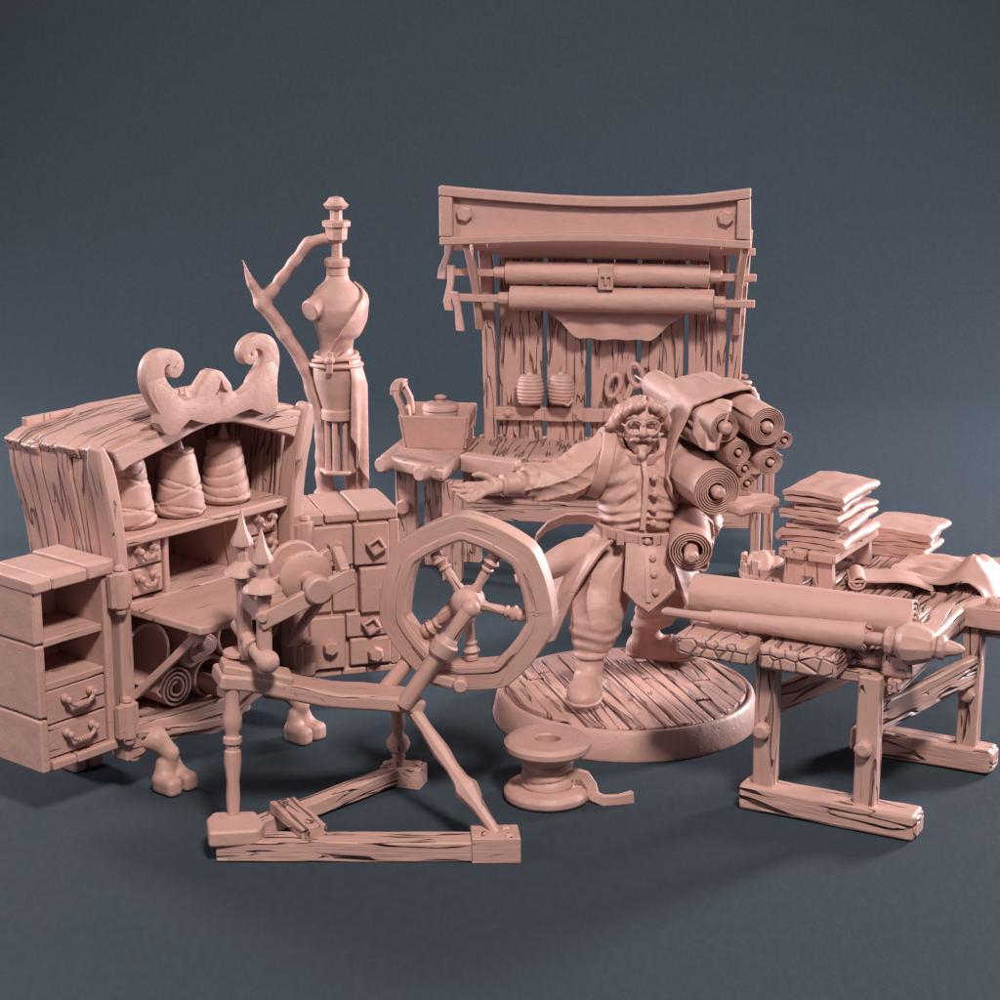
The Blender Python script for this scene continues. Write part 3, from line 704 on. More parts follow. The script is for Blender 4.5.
# ------------------------------------------------------------------ thread spool on the floor
def thread_spool():
    T = thing('thread_spool', 'big flanged spool of thick thread standing on the floor, its loose end trailing', 'spool', (.255, -1.30, 0))
    m = MB(); m.lathe([(.215, 0), (.235, .02), (.235, .05), (.215, .075), (.14, .085), (.12, .09)], (0, 0, 0), seg=48); m.build('bottom_flange', 'clay', T, .008)
    m = MB(); m.lathe([(.12, .255), (.15, .26), (.215, .275), (.235, .295), (.235, .325), (.212, .345), (.166, .345), (.160, .341), (.154, .345), (.075, .345), (.066, .335), (.064, .2)], (0, 0, 0), seg=48); m.build('top_flange', 'clay', T, .006)
    def wraps(P):
        q = np.linalg.norm(P[:, :2], axis=1); a = np.arctan2(P[:, 1], P[:, 0]); z = P[:, 2]
        g = 0
        for k in range(6):
            dz = z - (.09 + .033 * k) - (.012 + .006 * (k % 2)) * np.sin(a + 1.9 * k); g = g + .016 * np.exp(-np.abs(dz) / .005)
        d = q + g - (.138 + .022 * ((z - .17) / .09) ** 2)
        return smax(d, np.abs(z - .17) - .098, .01) * .7
    sdf_mesh('thread_wraps', wraps, (-.2, -.2, .04), (.2, .2, .3), .006, 'clay', T)
    m = MB(); m.sweep([(.10, -.06, .15), (.16, -.05, .155), (.20, -.04, .14), (.235, -.05, .09), (.25, -.08, .04), (.30, -.10, .025), (.38, -.09, .025), (.46, -.06, .03)], .062, .034, up=(0, 1, 0), ws=[1, 1, 1, 1, 1.05, 1, .95, 1.1], j=.003)
    m.build('loose_end', 'clay', T, .008)
thread_spool()
# ------------------------------------------------------------------ trestle work table and what lies on it
TB = (1.282, -1.444, 0); TR = -28
def tbl(x, y, z=0):
    a = R(TR); return V(TB[0] + x * math.cos(a) - y * math.sin(a), TB[1] + x * math.sin(a) + y * math.cos(a), z)
def work_table():
    T = thing('work_table', 'rough trestle work table of thick split planks on two pegged legged sleds', 'table', TB, TR)
    for x0, x1, y0, y1, z, t in ((-.34, .085, -.14, 1.95, .905, .125), (.105, .53, -.10, 1.98, .895, .135), (.545, .70, .12, 2.0, .90, .09), (.71, .875, .06, 1.55, .895, .13)):
        m = MB(); pts = [((x0 + x1) / 2, y0 + (y1 - y0) * k / 14, z - .0) for k in range(15)]
        m.sweep(pts, x1 - x0, t, j=.012)
        o = m.build('tabletop_plank', 'bark', T, .03)
        if x0 < .3:
            m = MB(); m.board(((x0 + x1) / 2, y0 - .014, z), ((x0 + x1) / 2, y0 + .03, z), x1 - x0 - .03, t - .02, seg=2, j=.004); m.build('sawn_end', 'end', o, .022)
    for xs, y, fx0, fx1 in (((.115, .67), .06, -.005, .95), ((.40, .91), 1.14, .25, 1.06)):
        m = MB(); m.board((fx0, y, .075), (fx1, y, .075), .17, .145, j=.008, seg=10); f = m.build('foot_beam', 'bark', T, .022)
        m = MB(); m.board((fx1 - .02, y, .075), (fx1 + .012, y, .075), .14, .115, seg=2, j=.003); m.build('sawn_end', 'end', f, .02)
        for x in xs:
            m = MB(); m.board((x, y, .135), (x, y, .84), .115, .105, up=(0, -1, 0), j=.006, seg=10); l = m.build('leg', 'bark', T, .012)
            m = MB(); m.lathe([(.046, 0), (.05, .02), (.046, .045), (.03, .055)], (x - .005, y - .05, .46), (0, -1, 0), 10, j=.004); m.build('peg', 'clay', l, .006)
        m = MB(); m.board((xs[0] - .06, y + .09, .80), (xs[1] + (.13 if y < .5 else .2), y + .09, .80), .10, .07, j=.006); m.build('crossbeam', 'bark', T, .016)
    m = MB(); m.box((.86, 1.05, .85), (1.16, 1.30, .965), j=.006); m.lathe([(.06, 0), (.06, .03), (.045, .04)], (1.02, 1.17, .96), seg=12); m.build('end_block', 'smooth', T, .018)
    m = MB(); m.board((.69, .08, .60), (.93, 1.12, .60), .06, .16, j=.006, seg=10); m.build('rail', 'bark', T, .012)
    m = MB(); m.board((.13, .08, .60), (.40, 1.12, .60), .06, .15, j=.006, seg=10); m.build('rail', 'bark', T, .012)
    m = MB(); m.board((.79, .04, .80), (.80, 1.5, .80), .07, .07, j=.005, seg=10); m.build('apron', 'bark', T, .01)
work_table()

def cloth_fold(m, c, w, d, z0, z1, ang, layers, seed, t=.016, droop=.018):
    """a cloth folded in a zigzag: profile along the width, extruded over the depth"""
    a = R(ang); ux = V(math.cos(a), math.sin(a), 0); uy = V(-math.sin(a), math.cos(a), 0); c = V(c)
    H = z1 - z0; prof = []; nl = layers; gap = (H - t) / max(nl - 1, 1); q = gap / 2; rnd = random.Random(seed)
    ends = [(rnd.uniform(-.035, .01), rnd.uniform(-.035, .01)) for _ in range(nl + 1)]
    for l in range(nl):
        z = z0 + t / 2 + gap * l; rev = l % 2
        x0, x1 = -(w / 2 - q) - ends[(l + 1) // 2 * 1][0] * (1 if True else 0), (w / 2 - q) + ends[l // 2][1]
        for k in range(17):
            u = k / 16
            if rev: u = 1 - u
            prof.append((x0 + (x1 - x0) * u, z, l))
        if l < nl - 1:
            s, xe = (-1, x0) if rev else (1, x1)
            for k in range(1, 8):
                an = -PI / 2 + PI * k / 8; prof.append((xe + s * math.cos(an) * q * 1.35, z + q + math.sin(an) * q * 1.08, l + .5))
    # neighbouring runs share their fold ends so the profile never doubles back
    grid = []
    for i, (x, z, l) in enumerate(prof):
        row = []; hz = (z - z0) / max(H, .01)
        for j in range(19):
            v = j / 18 * 2 - 1
            y = v * d / 2 * (1 + .07 * nz((x * 5 + seed, round(l) * 3.3, seed)))
            un = x / (w / 2)
            zz = z + .013 * nz((x * 4.5 + seed, y * 4.5, 2)) * min(1, hz + .12) - droop * hz * (abs(un) * abs(v)) ** 2 + .006 * nz((x * 14, y * 9 + seed, l))
            row.append(c + ux * (x + .022 * nz((y * 4 + seed, l * 1.7, 7))) + uy * y + V(0, 0, zz))
        grid.append(row)
    m.sheet(grid, t)
def folded(lab, c, w, d, z0, z1, ang, layers, seed, group, t=.016):
    T = tag(bpy.data.objects.new('folded_cloth', None), lab, 'cloth', group)
    m = MB((c[0], c[1], z0)); cloth_fold(m, (c[0], c[1], 0), w, d, z0, z1, ang, layers, seed, t)
    bpy.data.objects.remove(T); o = m.build('folded_cloth', 'cloth', None, .003, angle=50); o.location = (c[0], c[1], z0)
    tag(o, lab, 'cloth', group)
# little bench carrying the stack
bc = V(1.90, -.275, 0)
def small_bench():
    T = thing('small_bench', 'small low bench with slab legs standing on the work table under a cloth stack', 'bench', (bc.x, bc.y, .965), 60)
    for y in (-.088, .088):
        m = MB(); m.board((-.36, y, .19), (.36, y, .19), .168, .06, j=.006, seg=8); m.build('seat_plank', 'smooth', T, .014)
    for x in (-.30, .30):
        m = MB(); pts = [(-.155, .0), (-.05, .0), (-.035, .06), (.035, .06), (.05, .0), (.155, .0), (.14, .16), (-.14, .16)]
        m.prism(pts, x - .03, x + .03, 'yz', 2); m.build('leg', 'wood', T, .01)
small_bench()
g5 = 'folded cloths stacked on the small bench'
sc = bc + V(-.015, -.03, 0)
folded('thick folded cloth with wide open loop end at the bottom of the bench stack', (sc.x, sc.y), .37, .58, 1.19, 1.295, -30, 3, 1, g5, .030)
folded('thin folded cloth second from the bottom of the bench stack', (sc.x + .01, sc.y), .36, .54, 1.30, 1.352, -27, 2, 2, g5, .022)
folded('folded cloth with a pointed corner in the middle of the bench stack', (sc.x - .015, sc.y - .01), .39, .57, 1.356, 1.40, -33, 2, 3, g5, .018)
folded('thin sharply folded cloth just beneath the topmost cloth of the bench stack', (sc.x + .01, sc.y), .35, .53, 1.404, 1.450, -26, 2, 4, g5, .018)
folded('smooth topmost cloth of the stack on the little bench', (sc.x, sc.y), .37, .56, 1.454, 1.515, -31, 2, 5, g5, .024)
# second stack lying flat on the table
g3 = 'folded cloths piled behind the bench'
c3 = (2.44, .28)
folded('bottom thick folded cloth of the pile lying on the planks behind the bench', c3, .40, .42, .965, 1.03, -24, 3, 11, g3, .024)
folded('middle puffy folded cloth of the pile behind the bench', (c3[0] - .01, c3[1]), .40, .40, 1.033, 1.075, -20, 2, 12, g3, .02)
folded('creased garment folded on top of the pile behind the bench', (c3[0] + .01, c3[1] + .01), .42, .42, 1.078, 1.13, -28, 2, 13, g3, .024)
# cloth draped over the far corner
def draped():
    m = MB(); grid = []
    for i in range(25):
        row = []
        for j in range(21):
            u = i / 24; v = j / 20; p = tbl(.32 + .66 * u, 1.28 + .66 * v)
            over = max(0, (.32 + .66 * u) - .89)
            z = .985 + .05 * abs(nz((u * 3, v * 4, 2))) + .13 * math.exp(-((u - .72) ** 2 / .016 + (v - .35) ** 2 / .12)) + .03 * math.sin(v * 17 + u * 4) * u - over * 1.2
            row.append((p.x, p.y, z))
        grid.append(row)
    m.sheet(grid, .016); o = m.build('draped_cloth', 'cloth', None, .003)
    tag(o, 'rumpled cloth spread over the far corner of the work table', 'cloth')
draped()
# big roll across the near end, with its loose flap
def big_roll():
    a = V(1.045, -1.10, 1.085); b = V(2.125, -1.60, 1.085); d = (b - a)
    O = a.lerp(b, .5); m = MB(O); spiral_roll(m, a, .118, d.length, turns=3.2, r0=.03, th=.6, dirv=d, rag=.012, n=9, flap=.10, a0=2.3, seed=4)
    o = m.build('cloth_roll', 'cloth', None, .004); o.location = O
    tag(o, 'big smooth cloth roll lying across the near end of the work table', 'cloth roll')
big_roll()
def spindle_roll():
    a = V(.86, -1.22, 1.03); f = V(2.31, -1.88, 1.03); d = (f - a).normalized(); L = (f - a).length
    O = a.lerp(f, .5); T = thing('distaff', 'slim pointed distaff wrapped in cloth with a turned finial, in front of the big roll', 'distaff', O)
    m = MB(O); turned(m, a, a + d * .30, [(0, .006), (.05, .02), (.1, .026), (.5, .024), (1, .03)], 12)
    m.lathe([(.036, 0), (.05, .02), (.05, .045), (.036, .06)], a + d * .42, d, 14); m.build('tip', 'clay', T, .004)
    m = MB(O); N = 60; grid = []
    for i in range(N + 1):
        an = 2 * PI * i / 24; row = []
        dd, s, u = basis(d)
        for j in range(9):
            v = j / 8; r = (.035 + .036 * v) * (.55 + .50 * i / N) + .005 * nz((an, v * 4, 3))
            row.append(a + d * (.28 + .83 * v + .05 * nz((an * 1.2, v, 1)) * (v > .9)) + s * math.cos(an) * r + u * math.sin(an) * r)
        grid.append(row)
    m.sheet(grid, .012); m.build('cloth_wrap', 'cloth', T, .003)
    m = MB(O); b = a + d * 1.08
    m.lathe([(.035, 0), (.035, .16)], b, d, 14)
    k = L - 1.08
    m.lathe([(.05, .12), (.075, .135), (.078, .16), (.055, .175), (.075, .19), (.108, .23), (.112, .27), (.09, .34), (.075, .37), (.06, .375), (.055, .39), (.066, .40), (.066, .425), (.045, .44), (.042, .46), (.03, .50), (.008, .53)], b, d, 10)
    m.build('finial', 'clay', T, .008)
spindle_roll()
def flap():
    m = MB(); grid = []
    c = V(2.02, -.52, .968); ux = V(.93, -.1, 0).normalized(); uy = V(.1, .93, 0)
    for i in range(34):
        if i < 20:
            an = R(-60 + i * 26); r = .022 + .028 * (i / 20); p = (-math.sin(an) * r, .05 - math.cos(an) * r * .9)
            p0 = p
        else:
            k = (i - 20) / 13; p = (p0[0] + (.0 - p0[0]) * min(1, k * 2) + .42 * k, p0[1] * (1 - min(1, k * 3)) + .012 + .05 * math.sin(k * PI) )
        row = []
        for j in range(9):
            v = j / 8 - .5; q = c + ux * p[0] + uy * (v * .26) + V(0, 0, p[1]); row.append(q)
        grid.append(row)
    m.sheet(grid, .014); o = m.build('leather_scrap', 'cloth', None, .003)
    tag(o, 'small curled leather scrap lying on the planks between bench and big roll', 'leather scrap')
flap()
# ------------------------------------------------------------------ market stall with sign
ST = (.87, 3.77, 0); SR = -8
def stl(x, y, z=0):
    a = R(SR); return V(ST[0] + x * math.cos(a) - y * math.sin(a), ST[1] + x * math.sin(a) + y * math.cos(a), z)
def interp(tab, x):
    for (a, b), (c, d) in zip(tab, tab[1:]):
        if x <= c: return b + (d - b) * (x - a) / (c - a)
    return tab[-1][1]
def market_stall():
    T = thing('market_stall', 'wooden cloth stall with plank back wall, blank sign board, cloth rollers and pegged counter', 'stall', ST, SR)
    # counter
    m = MB()
    m.prism([(-1.69, -.741), (-1.135, -1.145), (-1.085, -.70), (-1.075, .05), (-1.63, -.0)], .77, .87, 'xy'); cb = m.build('counter_end', 'smooth', T, .022); m = MB()
    for x, y in ((-1.52, -.78), (-1.40, -.865), (-1.27, -.96)):
        m.prism([(x - .06, y + .02), (x, y + .06), (x + .07, y + .02), (x + .05, y + .008), (x, y + .038), (x - .05, y + .006)], .835, .9, 'xy')
    carve(cb, m)
    for x, y in ((-1.62, -.80), (-1.28, -1.045)):
        m = MB(); m.lathe([(.06, 0), (.062, .08), (.05, .10)], (x, y + .03, .815), (-.45, -.89, 0), 14, j=.003); m.build('peg', 'clay', cb, .006)
    m = MB()
    for i in range(9):
        x = -1.06 + i * .245
        for k in range(2):
            if k == 0 and i > 5: continue
        m.board((x + .12, -.72, .845), (x + .12, .12, .845), .238, .05, j=.006)
    m.build('counter_top', 'bark', T, .008)
    m = MB(); m.prism([(-1.08, -.725), (-.64, -.93), (-.60, -.80), (-1.05, -.60)], .755, .885, 'xy'); ap = m.build('apron_block', 'clay', T, .012)
    m = MB()
    for z in (.79, .845): m.board((-.66, -.925, z), (-.58, -.89, z), .05, .04, up=(0, 0, 1), seg=2)
    m.build('tenon', 'clay', ap, .006)
    m = MB(); m.board((-.62, -.76, .80), (1.12, -.70, .80), .05, .10); m.build('apron', 'wood', T, .01)
    for x, y, w in ((-1.085, -1.03, .15), (-1.50, -.66, .16), (-1.30, -.62, .14), (-1.02, -.50, .14), (1.13, -.68, .075), (1.22, -.48, .075)):
        m = MB(); h = .76 if x < 1 else .93
        m.board((x - w * .22, y, 0), (x - w * .22, y, h), w * .52, .11, up=(0, -1, 0), j=.005); m.board((x + w * .26, y - .005, 0.0), (x + w * .26, y - .005, h), w * .46, .115, up=(0, -1, 0), j=.005)
        l = m.build('leg', 'wood', T, .01)
        if x != -1.30 and x != -1.02:
            m = MB(); m.lathe([(.055, 0), (.06, .03), (.05, .06)], (x - .01, y - .05, .47 if x < 1 else .87), (-.1, -1, 0), 12, j=.004); m.build('peg', 'clay', l, .005)
    m = MB(); m.board((-1.05, -.66, .43), (1.15, -.64, .43), .08, .11, j=.005); m.board((-1.0, -.1, .43), (1.15, -.1, .43), .08, .10); m.build('shelf_beam', 'wood', T, .01)
    m = MB()
    for i in range(4): m.board((-.98, -.54 + i * .13, .50), (1.1, -.54 + i * .13, .50), .12, .03, j=.004)
    m.build('lower_shelf', 'wood', T, .006)
    # back wall
    for a, b, zt in ((-.885, -.545, 2.52), (-.515, -.205, 2.54), (-.172, .178, 2.5), (.208, .54, 2.53), (.57, .862, 2.52)):
        m = MB(); n = 2
        for k in range(n):
            x0 = a + (b - a) * (k / n); x1 = a + (b - a) * ((k + 1) / n)
            m.board(((x0 + x1) / 2, .02 * ((k + 1) % 2), .70), ((x0 + x1) / 2, .02 * ((k + 1) % 2), zt), x1 - x0 - .004, .05, up=(0, 1, 0), seg=12, j=.007)
        m.build('wall_plank', 'bark', T, .01)
    for s, x0, x1 in ((-1, -.945, -1.0), (1, .92, .99)):
        m = MB(); m.sweep([(x0 + (x1 - x0) * (k / 12) ** 2, -.02, .80 + 1.72 * k / 12) for k in range(13)], .10, .11, side=(1, 0, 0), j=.005); m.build('wall_post', 'wood', T, .012)
        m = MB(); pts = []
        for k in range(9):
            t = k / 8; pts.append((s * (.98 + .055 * t ** 2) - .04, -.10 - .31 * t, 1.75 + .70 * t + .03 * math.sin(t * PI)))
        m.sweep(pts, .055, .09, side=(1, 0, 0), j=.003); m.build('brace', 'clay', T, .012)
    m = MB(); m.board((-.90, -.05, 1.075), (.93, -.05, 1.085), .05, .105, j=.004, seg=12)
    for x in (-.80, ): m.lathe([(.042, 0), (.042, .015), (.026, .02), (.02, .035)], (x, -.07, 1.08), (0, -1, 0), 6)
    for x in (-.56, -.26, -.02, .2, .45, .75): m.board((x - .04, -.085, 1.08), (x + .04, -.085, 1.08), .03, .085, seg=2)
    m.build('rail', 'smooth', T, .012)
    # sign
    top = [(-1.262, 2.851), (-1.0, 2.83), (-.745, 2.813), (-.41, 2.793), (-.079, 2.785), (.26, 2.79), (.579, 2.804), (.8, 2.83), (1.012, 2.861)]
    bot = [(-1.259, 2.425), (-1.0, 2.437), (-.745, 2.45), (-.41, 2.465), (-.075, 2.471), (.26, 2.468), (.587, 2.455), (.8, 2.445), (1.025, 2.433)]
    m = MB(); m.prism([(x, z) for x, z in bot] + [(x, z) for x, z in reversed(top)], -.412, -.375); s = m.build('sign_board', 'clay', T, .01)
    m = MB()
    def strip(f0, f1, xa, xb):
        n = 16; xs = [xa + (xb - xa) * k / n for k in range(n + 1)]
        m.prism([(x, f0(x)) for x in xs] + [(x, f1(x)) for x in reversed(xs)], -.478, -.385)
    tf = lambda x: interp(top, x); bf = lambda x: interp(bot, x)
    strip(lambda x: tf(x) - .065, lambda x: tf(x) + .005, -1.27, 1.02); strip(lambda x: bf(x) - .005, lambda x: bf(x) + .055, -1.265, 1.032)
    m.prism([(-1.268, 2.485), (-1.168, 2.485), (-1.168, 2.775), (-1.268, 2.781)], -.476, -.387); m.prism([(.925, 2.50), (1.030, 2.494), (1.020, 2.79), (.925, 2.777)], -.476, -.387)
    m.build('sign_frame', 'clay', s, .010)
    for x in (-1.085, .842):
        m = MB(); m.lathe([(.062, 0), (.066, .03), (.05, .045)], (x, -.412, 2.65), (0, -1, 0), 6, rot=.3); m.build('bolt', 'clay', s, .006)
    # rollers
    rr = ((2.375, -1.24, 1.06, -.86, .72, .085, -.16), (2.19, -1.215, 1.075, -.80, .73, .088, -.22), (2.0, -1.19, 1.07, -.765, .765, .098, -.25))
    for i, (z, a, b, c, d, r, y) in enumerate(rr):
        m = MB(); m.board((a, y, z), (b, y, z - .004), .06, .055, j=.002); m.lathe([(.05, 0), (.05, .09)], (c - .09, y, z), (1, 0, 0), 10); m.lathe([(.05, 0), (.05, .09)], (d, y, z), (1, 0, 0), 10)
        ro = m.build('roller', 'clay', T, .008)
        m = MB(); grid = []
        for k in range(61):
            an = 2 * PI * k / 26; q = r * (.55 + .45 * k / 60)
            grid.append([(c + (d - c) * j / 12, y + q * math.sin(an) + .004 * nz((j * .4, an, i)), z - .0 + q * math.cos(an) * (1 + .05 * nz((j * .7, an * .5, i + 3)))) for j in range(13)])
        m.sheet(grid, .010)
        if i == 2:     # hanging end of the lowest roll
            g2 = []
            for u in range(33):
                x = -.52 + 1.09 * u / 32; e = min(1, u / 9, (32 - u) / 9) ; e = e * e * (3 - 2 * e)
                low = .03 + .20 * e + .006 * math.sin(u * 1.1)
                g2.append([(x, y + .085 + .02 * math.sin(u * .75) * v / 8, z - .02 - (.06 + low) * v / 8) for v in range(9)])
            m.sheet(g2, .014)
        m.build('roller_cloth', 'cloth', ro, .003)
        m = MB(); hz = z
        if i == 0: m.sweep([(a - .0, y - .03, z + .04), (a - .01, y - .035, z - .06), (a - .05, y - .04, z - .17), (a - .06, y - .04, z - .245)], .065, .03, side=(.95, -.3, 0), ws=[1, .8, 1, 1.0])
        elif i == 1: m.sweep([(a, y - .03, z + .055), (a - .005, y - .035, z - .08), (a - .03, y - .04, z - .22), (a - .015, y - .04, z - .29)], .065, .03, side=(.95, -.3, 0), ws=[1, .8, 1, 1.0])
        else: m.sweep([(a, y - .03, z + .05), (a + .03, y - .035, z - .08), (a + .045, y - .04, z - .2), (a + .05, y - .04, z - .25)], .065, .03, side=(.95, -.3, 0), ws=[1, .8, 1, 1.0])
        m.build('crank_handle', 'clay', ro, .008)
    m = MB(); y = -.32; m.prism([(-.09, 2.28), (.02, 2.28), (.02, 2.095), (-.09, 2.095)], y - .01, y + .02); m.build('buckle_strap', 'clay', T, .006)
    m = MB(); m.board((-.08, y - .02, 2.20), (.01, y - .02, 2.20), .02, .022, seg=2); m.board((-.08, y - .02, 2.105), (.01, y - .02, 2.105), .02, .022, seg=2)
    for x in (-.08, .01): m.board((x, y - .02, 2.095), (x, y - .02, 2.21), .022, .02, up=(0, 1, 0), seg=2)
    m.board((-.035, y - .025, 2.13), (-.035, y - .025, 2.19), .02, .02, up=(0, 1, 0), seg=2); m.build('buckle', 'clay', T, .004)
    # knotted rope on the right post
    m = MB(); pts = []
    for k in range(60):
        t = k / 59; pts.append((.97 + .10 * t + .05 * math.cos(t * 22), -.04 + .05 * math.sin(t * 22), 1.41 - .17 * t))
    m.tube(pts, .018, 8); m.tube([(1.0, -.06, 1.36), (1.08, -.07, 1.30), (1.12, -.08, 1.22)], [.02, .022, .018], 8)
    m.build('rope_knot', 'clay', T, 0)
market_stall()
# bobbins and scissors hanging on the wall
for i, (x, lab) in enumerate(((-.505 - .12, 'yarn bobbin with evenly wound rings hanging at the left end of the stall wall rail'), (-.385, 'yarn bobbin with a loose dangling thread end beside its twin on the stall wall'))):
    p = stl(x, -.12, 1.17 + .01 * i); t = thing('yarn_bobbin', lab, 'bobbin', p, SR, 'yarn bobbins hanging on the stall wall')
    def yarn(P):
        q = np.linalg.norm(P[:, :2], axis=1); z = P[:, 2]; a = np.arctan2(P[:, 1], P[:, 0])
        r = .082 + .018 * np.sin(np.clip(z / .21, 0, 1) * PI) + .008 * np.abs(np.sin((z + .006 * np.sin(a + i)) * 110)) ** .7
        return smax(q - r, np.abs(z - .105) - .105, .012) * .6
    sdf_mesh('yarn', yarn, (-.13, -.13, -.02), (.13, .13, .24), .005, 'clay', t)
    m = MB(); m.lathe([(.085, 0), (.08, .012), (.05, .016), (.025, .02), (.02, .035), (.006, .04)], (0, 0, .208), seg=20)
    if i: m.tube([(0, 0, .24), (.0, .03, .27), (.0, .07, .31)], .006, 6); m.tube([(.02, -.09, .02), (.06, -.085, .0), (.09, -.06, .03), (.085, -.055, .06)], .011, 8)
    m.build('end_cap', 'clay', t, .003)
def scissors():
    T = thing('scissors', 'big iron scissors hanging handles up on the stall wall behind the tailor', 'scissors', stl(.10, -.09, 1.23), SR)
    for s, cx, cz in ((-1, -.085, .09), (1, .085, .18)):
        m = MB(); pts = [(cx + .05 * math.cos(2 * PI * k / 24) * 1.0 - .018 * s * math.sin(2 * PI * k / 24), -.01 * s, cz + .085 * math.sin(2 * PI * k / 24)) for k in range(24)]
        m.tube(pts, .022, 8, closed=True)
        m.board((cx - s * .03, -.01 * s, cz - .07), (cx * .1, -.01 * s, -.06 + .05 * (s > 0)), .045, .025, up=(0, 1, 0)); m.sweep([(cx * .1, -.01 * s, -.04), (-cx * .25, -.01 * s, -.2), (-cx * .45, -.01 * s, -.34)], .045, .016, side=(1, 0, 0), ws=[1, .9, .15])
        m.build('blade', 'clay', T, .004)
    m = MB(); m.lathe([(.025, 0), (.025, .05), (.015, .055)], (.0, .02, -.04), (0, -1, 0), 12); m.build('pivot_screw', 'clay', T, .003)
scissors()
# tool box with a lidded pot
def tool_box():
    T = thing('carry_box', 'small open wooden carry box with raised handle on the stall counter end', 'box', stl(-1.32, -.22, .873), SR + 2)
    a, b, h = .215, .225, .255; k = 1.17
    def wall(p, q, P, Q, name):
        m = MB(); p, q, P, Q = map(V, (p, q, P, Q)); n = (q - p).cross(P - p).normalized() * .03
        m.add([p, q, Q, P, p + n, q + n, Q + n, P + n], [(0, 1, 2, 3), (7, 6, 5, 4), (0, 4, 5, 1), (1, 5, 6, 2), (2, 6, 7, 3), (3, 7, 4, 0)], [(x.x, x.y, x.z) for x in (p, q, Q, P, p, q, Q, P)])
        return m.build(name, 'clay', T, .006)
    wall((-a, -b, 0), (a, -b, 0), (-a * k, -b * k, h), (a * k, -b * k, h), 'side')
    wall((a, b, 0), (-a, b, 0), (a * k, b * k, h), (-a * k, b * k, h), 'side')
    wall((-a, b, 0), (-a, -b, 0), (-a * k, b * k, h), (-a * k, -b * k, h), 'end_panel')
    m = MB()   # right end with a hand hole: four bars
    for z0, z1 in ((0, .085), (.195, h)): 
        x0 = a * (1 + (k - 1) * z0 / h); x1 = a * (1 + (k - 1) * z1 / h); m.board(((x0 + x1) / 2, -b * 1.08, (z0 + z1) / 2), ((x0 + x1) / 2, b * 1.08, (z0 + z1) / 2), .03, z1 - z0, j=.0)
    for s in (-1, 1): m.board((a * 1.09, s * b * .78, .08), (a * 1.13, s * b * .82, .2), .12, .03, up=(1, 0, 0), j=.0)
    m.build('end_panel', 'clay', T, .006)
    m = MB(); m.box((-a, -b, .005), (a, b, .03)); m.build('bottom', 'clay', T, .004)
    m = MB(); 
    for s in (-1, 1): m.sweep([(-a * 1.12, s * b * .9, .17), (-a * 1.2, s * b * .9, .30), (-a * 1.42, s * b * .82, .40), (-a * 1.45, s * b * .78, .43)], .075, .045, side=(0, 1, 0))
    m.sweep([(-a * 1.45, -b * .95, .42), (-a * 1.5, -b * .4, .435), (-a * 1.5, b * .4, .435), (-a * 1.45, b * .95, .42)], .075, .06)
    m.build('handle', 'smooth', T, .012)
    P = thing('lidded_pot', 'round lidded pot sitting inside the wooden carry box', 'pot', stl(-1.31, -.23, .906), SR)
    k = .80
    m = MB(); m.lathe([(.12 * k, 0), (.15 * k, .05), (.165 * k, .13), (.17 * k, .20), (.168 * k, .215), (.15 * k, .22)], (0, 0, 0), seg=28); m.build('pot_body', 'clay', P, .006)
    m = MB(); m.lathe([(.17 * k, .216), (.178 * k, .225), (.172 * k, .255), (.15 * k, .272), (.09 * k, .282), (.045 * k, .284)], (0, 0, 0), seg=28); l = m.build('lid', 'clay', P, .005)
    m = MB(); m.lathe([(.028, .282), (.028, .305), (.044, .31), (.045, .328), (.024, .335)], (0, 0, 0), seg=14); m.build('knob', 'clay', l, .004)
tool_box()
# basket bucket behind the tailor
def bucket():
    T = thing('wooden_bucket', 'leaning stave bucket with cloth scraps behind the tailor and the work table', 'bucket', (1.87, 2.05, 0))
    m = MB()
    for i in range(14):
        a = 2 * PI * i / 14; x, y = math.cos(a) * .15, math.sin(a) * .15
        m.board((x, y, 0), (x * 1.15, y * 1.15, .40 + .03 * math.sin(i * 2.3)), .066, .03, up=(x, y, 0), j=.004, seg=4)
    m.build('stave', 'wood', T, .008)
    m = MB()
    for z, r in ((.08, .175), (.30, .19)): m.sweep([(math.cos(2 * PI * k / 28) * r, math.sin(2 * PI * k / 28) * r, z) for k in range(28)], .014, .04, closed=True)
    m.build('hoop', 'clay', T, .003)
    o = sdf_mesh('scraps', lambda P: smin(ell(P, (.0, .0, .34), (.15, .15, .08)), ell(P, (-.05, .04, .40), (.07, .07, .05)), .04) + .008 * np.sin(P[:, 0] * 60 + np.sin(P[:, 2] * 40)), (-.2, -.2, .2), (.2, .2, .6), .012, 'cloth', T)
bucket()

